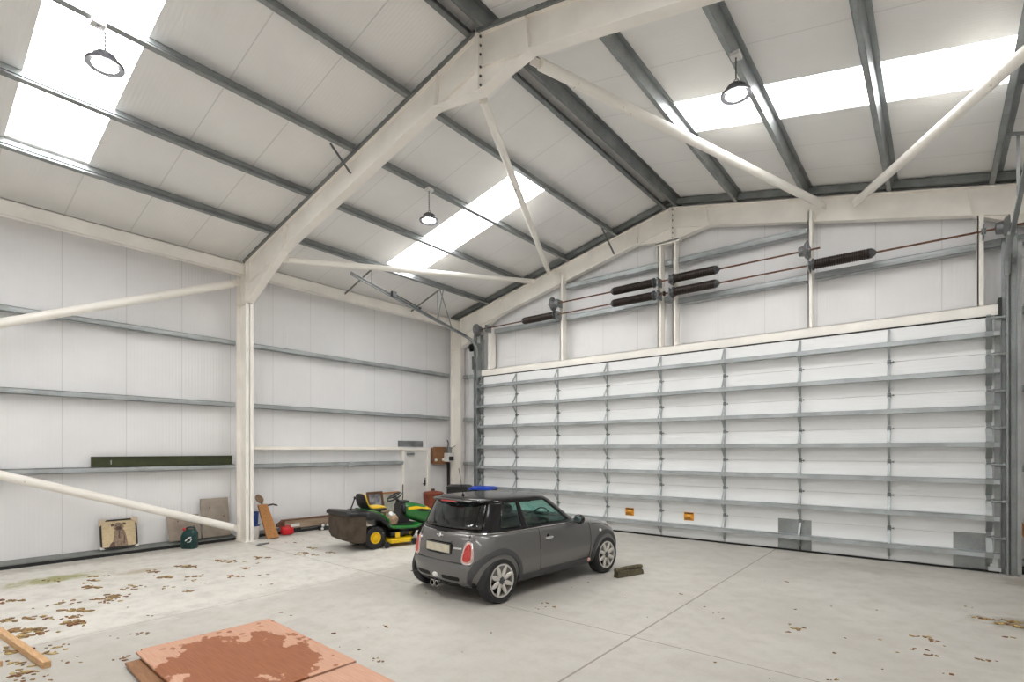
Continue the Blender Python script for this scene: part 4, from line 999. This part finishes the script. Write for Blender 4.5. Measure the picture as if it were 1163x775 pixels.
# ---- greenhouse
GW = {'rear': [(0, .52)], }
u_rear = [i / 20 for i in range(21)]; 
gus = sorted(set([round(x, 4) for x in [i / 24 for i in range(25)] + [1 + i / 40 for i in range(41)] + [2 + i / 24 for i in range(25)]]))
gvs = [10, 10.5, 11, 11.3, 11.8, 12.3, 12.8, 13.3, 13.8, 14.2, 14.6, 14.85, 15.1, 15.4, 15.7, 16, 16.3, 16.6, 17, 17.4, 17.7, 18]
def gclass(u, v):
    if v > 14.95: return 'roof'
    if 11.15 < v < 14.75:
        if u < .62: return 'rear'
        if .97 < u < 1.31: return 'quarter'
        if 1.375 < u < 2.13: return 'door'
        if u > 2.34: return 'screen'
    elif u < .62 and 10.9 < v < 11.15: return 'rear'
    return 'pillar'
cells = {}
for i in range(len(gus) - 1):
    for j in range(len(gvs) - 1):
        um, vm = (gus[i] + gus[i + 1]) / 2, (gvs[j] + gvs[j + 1]) / 2
        cells.setdefault(gclass(um, vm), []).append((i, j))
def greenhouse(cls, sides, th):
    b = B(); cache = {}
    def V(i, j, s):
        k = (i, j, s if 0 < i < len(gus) - 1 else 0)
        if k not in cache:
            p = S(gus[i], gvs[j]); p.y *= s; cache[k] = b.bm.verts.new(p)
        return cache[k]
    for s in sides:
        for i, j in cells[cls]:
            q = [V(i, j, s), V(i + 1, j, s), V(i + 1, j + 1, s), V(i, j + 1, s)]
            b._f(q if s < 0 else q[::-1])
    if cls == 'roof':
        c = b.bm.verts.new((.52, 0, 1.406)); J = len(gvs) - 1
        for s in sides:
            for i in range(len(gus) - 1): b._f([V(i, J, s), V(i + 1, J, s), c])
    if cls in ('rear', 'quarter', 'door', 'screen') and len(sides) == 1: pass
    return b
def gh_build(name, cls, sides, mat, th=.012):
    b = greenhouse(cls, sides, th); o = b.build(name, mat, CAR, fix=True)
    if th:
        m = o.modifiers.new('t', 'SOLIDIFY'); m.thickness = th; m.offset = 0
    return o
o = gh_build('pillars', 'pillar', (-1, 1), M['gloss_black'], .03); o['label'] = 'gloss black window pillars'
o = gh_build('roof', 'roof', (-1, 1), M['gloss_black'], .02); o['label'] = 'black roof panel'
gh_build('rear_window', 'rear', (-1, 1), M['glass_dark'], .004)
gh_build('windscreen', 'screen', (-1, 1), M['glass'], .004)
for s in (-1, 1):
    gh_build('quarter_window', 'quarter', (s,), M['glass'], .004); gh_build('door_window', 'door', (s,), M['glass'], .004)
# roof spoiler lip and rain gutters
b = B(); rg = []
for k in range(25):
    t = -1 + 2 * k / 24; u = abs(t) * .72; p = S(u, 15.3); p.y *= (1 if t > 0 else -1); back = -.085 * (1 - .6 * abs(t) ** 3)
    rg.append([p + Vector((.03, 0, .035)), p + Vector((back, 0, .025)), p + Vector((back - .012, 0, .010)), p + Vector((back, 0, 0)), p + Vector((.02, 0, -.03))])
b.loft(rg, closed=True); b.build('spoiler', M['gloss_black'], CAR)
b = B(); p = S(0, 15.2); b.box(p.x - .102, p.x - .085, -.16, .16, p.z + .003, p.z + .022); b.build('brake_lamp', M['lamp_red'], CAR)
# chrome belt line
pts = [SS(u, 10.05) for u in [i / 30 for i in range(2, 31)] + [1 + i / 30 for i in range(1, 31)] + [2 + i / 30 for i in range(1, 8)]]
for s in (-1, 1):
    o = ribbon([Vector((p.x, s * (p.y + .004), p.z + .008)) for p in pts], .009, M['chrome'], 'belt_trim'); o['label'] = 'thin chrome belt line under the side windows'
# wheels
def wheel(x, y, s):
    b = B(); W_, RR = .205, .308
    b.lathe([(.215, -.09), (.25, -.10), (.285, -.098), (.302, -.08), (RR, -.05), (RR, .05), (.302, .08), (.285, .098), (.25, .10), (.215, .09), (.205, .06), (.205, -.06)], (0, 0, 0), (0, s, 0), 56, caps=False)
    for k in range(4):
        pass
    o = b.build('wheel', M['tyre'], CAR); o.location = (x, y, RR)
    b = B(); b.lathe([(.222, .092), (.222, .102), (.205, .100), (.196, .07), (.195, -.08)], (0, 0, 0), (0, s, 0), 48, caps=False); b.build('rim', M['alloy'], o)
    b = B()
    for k in range(8):
        a = 2 * math.pi * (k + .5) / 8; d = Vector((math.cos(a), 0, math.sin(a))); tdir = Vector((-math.sin(a), 0, math.cos(a))); yv = Vector((0, s, 0)); rg = []
        for i in range(11):
            u = i / 10; r = .035 + .172 * u; wv = .012 + .021 * math.sin(math.pi * min(1, u * .88 + .1)) ** .8; hh = .085 + .012 * u
            rg.append([d * r + tdir * (wv * math.cos(q)) + yv * (hh + (.012 if math.sin(q) > 0 else .03) * math.sin(q)) for q in [2 * math.pi * m / 10 for m in range(10)]])
        b.loft(rg)
    b.build('spokes', M['alloy'], o)
    b = B(); b.lathe([(.055, .05), (.055, .09), (.04, .102), (.001, .105)], (0, 0, 0), (0, s, 0), 24)
    for k in range(4):
        a = 2 * math.pi * k / 4; b.lathe([(.011, .08), (.011, .104)], (.045 * math.cos(a), 0, .045 * math.sin(a)), (0, s, 0), 8)
    b.build('hub', M['dark_steel'], o)
    b = B(); b.lathe([(.001, .02), (.15, .02), (.15, .04), (.001, .045)], (0, 0, 0), (0, s, 0), 28); b.lathe([(.001, -.05), (.196, -.05), (.196, -.03), (.001, -.03)], (0, 0, 0), (0, s, 0), 28); b.build('brake_disc', M['well'], o)
for wx in (0, WB):
    for s in (-1, 1): wheel(wx, s * .735, s)
# arch mouldings and sills
for wx in (0, WB):
    for s in (-1, 1):
        b = B(); rg = []
        for k in range(41):
            a = math.pi * (-.04 + 1.08 * k / 40); ca, sa = math.cos(a), math.sin(a); ring = []
            for rr, off in ((WR - .006, -.03), (WR - .006, .014), (WR + .03, .016), (WR + .068, .010), (WR + .072, -.006)):
                x, z = wx + rr * ca, max(.315 + rr * sa, .215)
                p = None
                for q in (0, .02, .04, .06): 
                    xx, zz = wx + max(rr, WR + .012) * ca * (1 + q), max(.315 + max(rr, WR + .012) * sa * (1 + q), .20); p = hit_side(xx, zz, s)
                    if p is not None and abs(p.y) > .55: break
                yy = abs(p.y) if p is not None else .78
                ring.append(Vector((x, s * (max(yy, .60) + off), z)))
            rg.append(ring)
        b.loft(rg, closed=True, caps=True); o = b.build('wheel_arch_trim', M['arch'], CAR); o['label'] = 'dark grey plastic wheel arch moulding'
for s in (-1, 1):
    b = B(); rg = []
    for k in range(21):
        x = .36 + (WB - .72) * k / 20
        rg.append([Vector((x, s * (abs(hit_side(x, z, s).y) + o_), z)) for z, o_ in ((.205, -.02), (.205, .018), (.25, .022), (.315, .012), (.325, -.01))])
    b.loft(rg, closed=True, caps=True); o = b.build('sill_trim', M['arch'], CAR); o['label'] = 'dark grey plastic side sill'
# shut lines
for s in (-1, 1):
    zz = [.33 + .59 * k / 24 for k in range(25)]
    ribbon([hit_side(.80 - .02 * math.sin(k / 24 * 3), z, s, .0005) for k, z in enumerate(zz)], .0045, M['well'], 'door_seam')
    ribbon([hit_side(2.02 - .06 * max(0, (.62 - z)) * 2 + .0 , z, s, .0005) for z in zz[:-1]], .0045, M['well'], 'door_seam')
    ribbon([hit_side(.80 + 1.22 * k / 24, .335, s, .0005) for k in range(25)], .0035, M['well'], 'door_seam')
    ribbon([hit_side(2.1 + .55 * k / 16, .86 - .10 * (k / 16) ** 2, s, .0005) for k in range(17)], .004, M['well'], 'bonnet_seam')
    # handle
    o = patch('door_handle', rrect(.97, .775, .085, .018, 3), lambda x, z, t, s=s: hit_side(x, z, s, t), M['chrome'], .03); o['label'] = 'chrome door handle'
    b = B(); p = hit_side(.97, .80, s, 0); b.blob(p, .035, .012, .03, 12, 8); b.build('handle_recess', M['gloss_black'], CAR)
    patch('side_indicator', rrect(2.30, .74, .03, .022, 2.5), lambda x, z, t, s=s: hit_side(x, z, s, t), M['white_paint'], .012)
    patch('sill_badge', rrect(1.98, .30, .03, .028, 2.2), lambda x, z, t, s=s: hit_side(x, z, s, t + .012), M['lamp_pink'], .018)
# fuel flap ring is on the hidden side; tail lamps wrap the rear corners
def corner_fn(s):
    def fn(a, z, t):
        ang = a; d = Vector((math.cos(ang), s * math.sin(ang), 0)); c = Vector((.10, 0, z))
        h = BVH.ray_cast(c + d * 2, -d); return (h[0] + h[1] * t) if h[0] is not None else c + d * .6
    return fn
def tear(ca, cz, ha, hz, n=32):
    o = []
    for k in range(n):
        q = 2 * math.pi * k / n; u = math.copysign(abs(math.cos(q)) ** .75, math.cos(q)); v = math.copysign(abs(math.sin(q)) ** .75, math.sin(q))
        o.append((ca + u * ha * (1.0 - .45 * (v + 1) / 2) - .03 * v, cz + v * hz))
    return o
for s in (-1, 1):
    ca = R(180 - 50)
    patch('tail_lamp_bezel', tear(ca, .685, .135, .155), corner_fn(s), M['chrome'], .012)
    o = patch('tail_lamp', tear(ca, .685, .115, .138), corner_fn(s), M['lamp_pink'], .022); o['label'] = 'tail lamp with pale rim'
    patch('tail_lamp_lens', tear(ca, .685, .088, .115), corner_fn(s), M['lamp_red'], .030, parent=None)
# tailgate seams, number plate, bumper
rf = lambda y, z, t: hit_rear(y, z, t)
for s in (-1, 1):
    ribbon([hit_rear(s * (.52 + .03 * (1 - abs(.72 - z) / .2)), z, .0005) for z in [.545 + .37 * k / 20 for k in range(21)]], .0045, M['well'], 'tailgate_seam')
ribbon([hit_rear(y, .545, .001) for y in [-.52 + 1.04 * k / 30 for k in range(31)]], .006, M['well'], 'tailgate_seam')
patch('plate_recess', rrect(0, .715, .29, .085, 6), rf, M['well'], .002)
o = patch('plate_handle', rrect(0, .815, .27, .018, 5), rf, M['paint'], .028); o['label'] = 'tailgate grip bar above the number plate'
b = B(); p = hit_rear(0, .715, .006); b.box(p.x - .012, p.x - .002, -.255, .255, .66, .77); pl = b.build('number_plate', M['plate'], CAR, bevel=.003); pl['label'] = 'blank pale yellowish number plate'
b = B(); b.box(p.x - .004, p.x + .01, -.27, .27, .645, .785); b.build('plate_surround', M['arch'], CAR, bevel=.004)
b = B()
p = hit_rear(0, .875, .006)
for s in (-1, 1): b.bar(p + Vector((0, s * .035, 0)), p + Vector((0, s * .07, .006)), .012, .02)
b.lathe([(.028, 0), (.028, .008), (.02, .012)], p, (-1, 0, .3), 16)
b.build('badge', M['chrome'], CAR)
patch('model_script', rrect(-.38, .735, .07, .012, 6), rf, M['chrome'], .006)
for y0, y1 in ((-.46, -.13), (.13, .46)):
    patch('bumper_slot', rrect((y0 + y1) / 2, .335, (y1 - y0) / 2, .03, 6), rf, M['well'], .003)
patch('fog_lamp', rrect(0, .345, .05, .032, 2.2), rf, M['white_paint'], .02)
o = patch('rear_skirt', rrect(0, .225, .42, .045, 6), rf, M['well'], .010)
for s in (-1, 1):
    b = B(); b.lathe([(.03, 0), (.043, .0), (.043, .14), (.036, .14), (.034, .02), (.001, .02)], (-.36, s * .05, .225), (-1, 0, 0), 24, caps=False); b.build('exhaust_tip', M['chrome'], CAR)
# bumper crease above
ribbon([hit_rear(y, .545 - .02 * abs(y), .004) for y in [-.62 + 1.24 * k / 40 for k in range(41)]], .006, M['arch'], 'bumper_edge')
# mirrors
for s in (-1, 1):
    t_ = Vector((1.66, s * .82, .985)); b = B(); b.blob(t_ + Vector((0, s * .05, 0)), .06, .10, .075, 18, 12); b.bar((1.74, s * .72, .955), (1.72, s * .82, .975), .06, .035); o = b.build('door_mirror', M['gloss_black'], CAR)
    b = B(); b.blob(t_ + Vector((-.048, s * .05, 0)), .016, .074, .052, 18, 10); b.build('mirror_glass', M['mirror'], o)
# aerial
b = B(); b.lathe([(.022, 0), (.02, .03), (.008, .05)], (.02, 0, 1.385), (0, 0, 1), 14); b.tube([(.02, 0, 1.42), (-.06, 0, 1.80)], .0045, 6); b.build('aerial', M['dark_rubber'], CAR)
# cabin: seats, dashboard, steering wheel
for y in (-.34, .34):
    b = B(); rg = [[Vector((.62 + .10 * (1.0 - z), y, z)) + Vector((.05 * math.sin(a), w * math.cos(a), 0)) for a in [2 * math.pi * i / 16 for i in range(16)]] for z, w in ((.86, .22), (1.0, .23), (1.10, .20), (1.14, .12))]; b.loft(rg); o = b.build('front_seat', M['seat'], CAR)
    b = B(); b.blob((.58, y, 1.20), .045, .12, .075, 14, 10); b.build('headrest', M['seat'], o)
b = B(); rg = [[Vector((-.02, 0, z)) + Vector((.05 * math.sin(a), w * math.copysign(abs(math.cos(a)) ** .4, math.cos(a)), 0)) for a in [2 * math.pi * i / 20 for i in range(20)]] for z, w in ((.86, .55), (1.0, .55), (1.05, .52))]; b.loft(rg); o = b.build('rear_seat', M['seat'], CAR)
for y in (-.28, .28): b = B(); b.blob((-.02, y, 1.10), .04, .11, .065, 14, 10); b.build('headrest', M['seat'], o)
b = B(); b.box(1.42, 1.86, -.64, .64, .86, .955); b.blob((1.55, .34, .96), .12, .2, .06, 14, 8); b.build('dashboard', M['seat'], CAR, bevel=.02)
b = B(); ring = [(1.33 + .06 * math.sin(a), -.34 + .18 * math.cos(a), .98 + .165 * math.sin(a)) for a in [2 * math.pi * k / 28 for k in range(29)]]; b.tube(ring, .014, 8, caps=False); b.bar((1.33, -.50, .98), (1.33, -.18, .98), .02, .05); b.tube([(1.33, -.34, .98), (1.5, -.34, .90)], .03, 8); b.build('steering_wheel', M['black_plastic'], CAR)
b = B(); p = S(3, 14.5); b.box(p.x - .06, p.x - .03, -.10, .10, 1.22, 1.28); b.build('inner_mirror', M['black_plastic'], CAR, bevel=.01)
b = B(); b.lathe([(.028, 0), (.028, .012)], (.0, 0, 0), (0, 1, 0), 10)
b.bm.free()
# nose: headlamps and grille (seen only from other positions)
def front_fn(y, z, t):
    h = BVH.ray_cast(Vector((5, y, z)), Vector((-1, 0, 0))); return h[0] + h[1] * t
for s in (-1, 1): patch('headlamp', rrect(s * .50, .70, .12, .10, 2.2), front_fn, M['chrome'], .02)
patch('grille', rrect(0, .58, .36, .06, 3), front_fn, M['well'], .006); patch('air_intake', rrect(0, .36, .45, .06, 4), front_fn, M['well'], .006)

# ================================================================== ride-on mower
M['m_green'] = simple('mower green paint', (.012, .165, .022), .28, 0, .06, 6, 0, .5, .5); M['m_yellow'] = simple('mower yellow paint', (.80, .52, .008), .38, 0, .05, 6)
M['m_black'] = simple('mower black plastic', (.016, .016, .017), .42, 0, .15, 12); M['bagcloth'] = simple('dusty dark brown fabric', (.075, .055, .038), .9, 0, .22, 7, .2)
MW = thing('ride_on_mower', 'green and yellow ride-on lawn mower with a black grass collector, left of the car', 'lawn mower', (-9.506, 6.743, 0), R(82))
def mwheel(x, y, r, w, rim, name='wheel'):
    s = 1 if y > 0 else -1; b = B()
    b.lathe([(rim, -w * .42), (r * .8, -w / 2), (r * .95, -w * .45), (r, -w * .3), (r, w * .3), (r * .95, w * .45), (r * .8, w / 2), (rim, w * .42)], (0, 0, 0), (0, s, 0), 40, caps=False)
    for k in range(22):
        a = 2 * math.pi * k / 22
        for q in (-1, 1): b.bar((r * .985 * math.cos(a), 0, r * .985 * math.sin(a)), (r * .985 * math.cos(a + .12), q * w * .42, r * .985 * math.sin(a + .12)), .018, .016, (math.cos(a), 0, math.sin(a)))
    o = b.build(name, M['tyre'], MW); o.location = (x, y, r)
    b = B(); b.lathe([(rim + .006, w * .44), (rim - .008, w * .46), (rim - .02, w * .30), (rim * .62, w * .28), (rim * .5, w * .40), (.03, w * .42), (.001, w * .42)], (0, 0, 0), (0, s, 0), 36, caps=False)
    for k in range(5): a = 2 * math.pi * k / 5; b.lathe([(.01, w * .28), (.01, w * .36)], (rim * .78 * math.cos(a), 0, rim * .78 * math.sin(a)), (0, s, 0), 8)
    b.lathe([(rim, -w * .40), (.001, -w * .38)], (0, 0, 0), (0, s, 0), 24, caps=False)
    r_ = b.build('rim', M['m_yellow'], o); r_['label'] = 'yellow wheel rim'
    return o
for s in (-1, 1): mwheel(0, s * .36, .235, .20, .115); mwheel(1.28, s * .36, .17, .15, .085)
b = B(); b.tube([(0, -.30, .235), (0, .30, .235)], .05, 12); b.box(-.25, 1.5, -.16, .16, .24, .40); b.build('chassis', M['m_black'], MW)
# rear body with fenders
b = B(); rg = []
prof = [(-.40, .50, .60), (-.34, .60, .74), (-.22, .66, .80), (-.05, .66, .79), (.12, .62, .73), (.24, .52, .64), (.33, .42, .52)]
for x, zl, zt in prof:
    rg.append([Vector((x, y, z)) for y, z in ((-.47, zl - .04), (-.475, zl + .03), (-.44, zt - .03), (-.34, zt), (.34, zt), (.44, zt - .03), (.475, zl + .03), (.47, zl - .04))])
b.loft(rg, closed=True); b.build('rear_fender', M['m_black'], MW, bevel=.008)
b = B(); rg = []
for x, z, w in ((-.10, .80, .30), (.10, .755, .38), (.22, .68, .44), (.32, .58, .46)):
    rg.append([Vector((x, y, zz)) for y, zz in ((-w, z - .06), (-w, z), (-w + .06, z + .02), (w - .06, z + .02), (w, z), (w, z - .06))])
b.loft(rg); b.build('fender_top', M['m_green'], MW, bevel=.006)
# footplate
b = B(); rg = []
for x, z in ((.30, .50), (.40, .44), (.60, .42), (.98, .40), (1.10, .44)):
    rg.append([Vector((x, y, zz)) for y, zz in ((-.47, z - .05), (-.475, z - .015), (-.45, z + .012), (.45, z + .012), (.475, z - .015), (.47, z - .05))])
b.loft(rg); b.build('footplate', M['m_green'], MW, bevel=.006)
b = B(); b.box(.42, .95, -.42, -.18, .445, .452); b.box(.42, .95, .18, .42, .445, .452); b.build('foot_mat', M['m_black'], MW)
# pedestal + steering
b = B(); rg = []
for x0, x1, z, w in ((.62, 1.0, .43, .16), (.72, 1.0, .60, .15), (.78, 1.02, .78, .15), (.80, 1.0, .93, .13)):
    rg.append([Vector(p) for p in ((x0, -w, z), (x1, -w, z), (x1, w, z), (x0, w, z))])
b.loft(rg); b.build('dash_pedestal', M['m_black'], MW, bevel=.02)
b = B(); c = Vector((.70, 0, 1.02)); n_ = Vector((-.50, 0, .86)).normalized(); e1 = Vector((.86, 0, .50)); e2 = Vector((0, 1, 0))
b.tube([c + (e1 * math.cos(a) + e2 * math.sin(a)) * .17 for a in [2 * math.pi * k / 32 for k in range(33)]], .017, 10, caps=False)
for a in (0, 2.1, 4.2): b.bar(c, c + (e1 * math.cos(a) + e2 * math.sin(a)) * .165, .04, .018, n_)
b.lathe([(.05, -.02), (.05, .02)], c, n_, 16); b.tube([c, (.86, 0, .86)], .03, 10); b.build('steering_wheel', M['m_black'], MW)
# bonnet
b = B(); rg = []; NN = 20
for x, zb, zt, w in ((.86, .60, .88, .24), (.95, .53, .90, .255), (1.15, .46, .875, .26), (1.35, .40, .82, .25), (1.52, .37, .74, .235), (1.64, .37, .64, .20), (1.70, .39, .54, .15)):
    rg.append([Vector((x + (.06 if False else 0), w * math.copysign(abs(math.cos(a)) ** .45, math.cos(a)), (zb + zt) / 2 + (zt - zb) / 2 * math.copysign(abs(math.sin(a)) ** .6, math.sin(a)))) for a in [2 * math.pi * k / NN for k in range(NN)]])
b.loft(rg); hood = b.build('bonnet', M['m_green'], MW)
bm2 = bmesh.new(); bm2.from_mesh(hood.data); HB = BVHTree.FromBMesh(bm2); bm2.free()
def hs(x, z, s, t):
    h = HB.ray_cast(Vector((x, s * 2, z)), Vector((0, -s, 0))); return (h[0] + h[1] * t) if h[0] is not None else Vector((x, s * .2, z))
for s in (-1, 1):
    o = patch('bonnet_stripe', [(.90, .79), (.90, .735), (1.05, .73), (1.14, .765), (1.45, .725), (1.56, .68), (1.56, .70), (1.45, .755), (1.1, .80)], lambda x, z, t, s=s: hs(x, z, s, t), M['m_yellow'], .008, parent=MW); o['label'] = 'yellow stripe along the green bonnet'
    patch('side_grille', [(1.08, .725), (1.15, .755), (1.46, .715), (1.56, .66), (1.40, .655), (1.20, .68)], lambda x, z, t, s=s: hs(x, z, s, t), M['m_black'], .006, parent=MW)
b = B(); rg = []
for x, zb, zt, w in ((.80, .66, .86, .20), (.87, .60, .895, .235)): rg.append([Vector((x, w * math.copysign(abs(math.cos(a)) ** .45, math.cos(a)), (zb + zt) / 2 + (zt - zb) / 2 * math.copysign(abs(math.sin(a)) ** .6, math.sin(a)))) for a in [2 * math.pi * k / NN for k in range(NN)]])
b.loft(rg); b.build('bonnet_cowl', M['m_black'], MW)
b = B(); b.tube([(1.0, .18, .70), (1.04, .20, 1.0), (1.04, .20, 1.27)], .012, 8); b.build('lift_lever', M['m_black'], MW)
# seat
def seat_rings(w, off):
    path = [(-.09, 1.14, -6), (-.08, 1.05, -4), (-.055, .93, 5), (.0, .85, 45), (.07, .825, 80), (.20, .825, 92), (.34, .835, 95), (.40, .815, 120)]
    rg = []
    for x, z, an in path:
        nx, nz = math.cos(R(an - 0)), math.sin(R(an)); half = w * (1 - .25 * max(0, (z - 1.0) / .14))
        rg.append([Vector((x + nx * (off + .035 * math.sin(a)), half * math.copysign(abs(math.cos(a)) ** .5, math.cos(a)), z + nz * (off + .035 * math.sin(a)))) for a in [2 * math.pi * k / 16 for k in range(16)]])
    return rg
b = B(); b.loft(seat_rings(.22, 0)); o = b.build('seat', M['m_yellow'], MW, subd=1); o['label'] = 'yellow seat pad'
b = B(); b.loft(seat_rings(.235, -.035)); b.build('seat_shell', M['m_black'], MW, subd=1)
b = B(); b.box(-.20, .30, -.18, .18, .68, .80); b.build('seat_base', M['m_black'], MW, bevel=.03)
# collector
b = B(); rg = []
for x, z0, z1, w in ((-.22, .14, .74, .47), (-.30, .15, .76, .49), (-.46, .17, .775, .495), (-.58, .24, .785, .47), (-.62, .30, .79, .44)):
    zs = [(-w, z0 + .06), (-w - .01, (z0 + z1) / 2), (-w, z1), (w, z1), (w + .01, (z0 + z1) / 2), (w, z0 + .06), (w - .08, z0), (-w + .08, z0)]
    rg.append([Vector((x, y, z)) for y, z in zs])
b.loft(rg); b.build('grass_bag', M['bagcloth'], MW, bevel=.01)
b = B(); rg = []
for x, z, w in ((-.12, .73, .40), (-.22, .755, .485), (-.45, .785, .505), (-.60, .80, .50), (-.66, .80, .47)):
    rg.append([Vector((x, y, zz)) for y, zz in ((-w, z - .07), (-w, z - .01), (-w + .05, z + .02), (w - .05, z + .02), (w, z - .01), (w, z - .07))])
b.loft(rg); b.build('collector_lid', M['m_black'], MW, bevel=.01)
b = B(); b.tube([(-.40, -.10, .80), (-.34, -.10, .93), (-.30, -.10, 1.05)], .014, 8); b.blob((-.295, -.10, 1.06), .025, .025, .035, 10, 8); b.build('collector_lever', M['m_black'], MW)
# cutting deck
b = B(); rg = []
for x, w in ((.28, .40), (.34, .50), (.60, .53), (.80, .52), (.92, .40)): rg.append([Vector((x, y, z)) for y, z in ((-w, .08), (-w, .155), (-w + .03, .175), (w - .03, .175), (w, .155), (w, .08))])
b.loft(rg); o = b.build('cutting_deck', M['m_yellow'], MW, bevel=.008); o['label'] = 'yellow cutting deck'
b = B(); b.box(.40, .75, -.34, .34, .175, .30); b.box(.36, .80, -.46, -.40, .24, .31); b.build('deck_cover', M['m_black'], MW, bevel=.01)
b = B(); b.box(.45, .56, -.468, -.462, .19, .30); b.build('deck_label', M['m_yellow'], MW)
for x in (.22, .90):
    for s in (-1, 1): b = B(); b.lathe([(.02, -.03), (.065, -.03), (.07, 0), (.065, .03), (.02, .03)], (x, s * .50, .075), (0, s, 0), 20); b.build('gauge_wheel', M['tyre'], MW)
# bag on the footplate
t = thing('rubbish_bag', 'crumpled pale brown bag lying on the mower footplate under the steering wheel', 'bag', (-9.506, 6.743, 0), R(82))
M['bagtan'] = simple('crumpled brown and white wrapper', (.50, .33, .22), .6, 0, .45, 7, .5)
b = B(); b.blob((.50, -.25, .545), .13, .11, .125, 18, 12)
for v in b.bm.verts:
    k = 1 + .22 * mathutils.noise.noise(v.co * 14); v.co = Vector((.50, -.25, .545)) + (v.co - Vector((.50, -.25, .545))) * k
b.build('wrapper', M['bagtan'], t)
b = B(); b.blob((.49, -.24, .66), .09, .08, .06, 14, 8)
for v in b.bm.verts: v.co += Vector((.02, .02, .03)) * mathutils.noise.noise(v.co * 18)
b.build('bag_top', M['white_paint'], t)

for nm, lb, ct in (('floor', 'worn pale grey concrete floor with slab joints and scattered litter', 'floor'), ('wall_left', 'white ribbed sheet wall on the left with galvanised rails', 'wall'),
                   ('wall_back', 'white ribbed gable wall above and around the big door', 'wall'), ('wall_right', 'white ribbed side wall beyond the right edge', 'wall'), ('wall_front', 'white ribbed end wall at the rear of the hall', 'wall'),
                   ('ceiling', 'white ribbed roof lining sloping up from the left wall to the ridge', 'ceiling'), ('ceiling.001', 'white ribbed roof lining sloping down from the ridge to the right', 'ceiling')):
    o = bpy.data.objects[nm]; o['label'] = lb; o['category'] = ct
# ================================================================== camera, sky, view
cam = bpy.data.cameras.new('camera'); co = bpy.data.objects.new('camera', cam); COL.objects.link(co)
co.location = (0, 0, 2.07); co.rotation_euler = (R(90), 0, R(39.05))
cam.sensor_fit = 'HORIZONTAL'; cam.sensor_width = 36; cam.lens = 596 / 1163 * 36; cam.shift_y = (511 - 387.5) / 1163; cam.clip_start = .05
scene.camera = co
w = bpy.data.worlds.new('World'); scene.world = w; w.use_nodes = True
w.node_tree.nodes['Background'].inputs[0].default_value = (.85, .92, 1, 1); w.node_tree.nodes['Background'].inputs[1].default_value = 1.0
vs_ = scene.view_settings; vs_.view_transform = 'Standard'; vs_.look = 'None'; vs_.exposure = 0.6; vs_.gamma = 1; vs_.use_curve_mapping = False
scene.cycles.max_bounces = 12; scene.cycles.diffuse_bounces = 8; scene.cycles.use_denoising = True
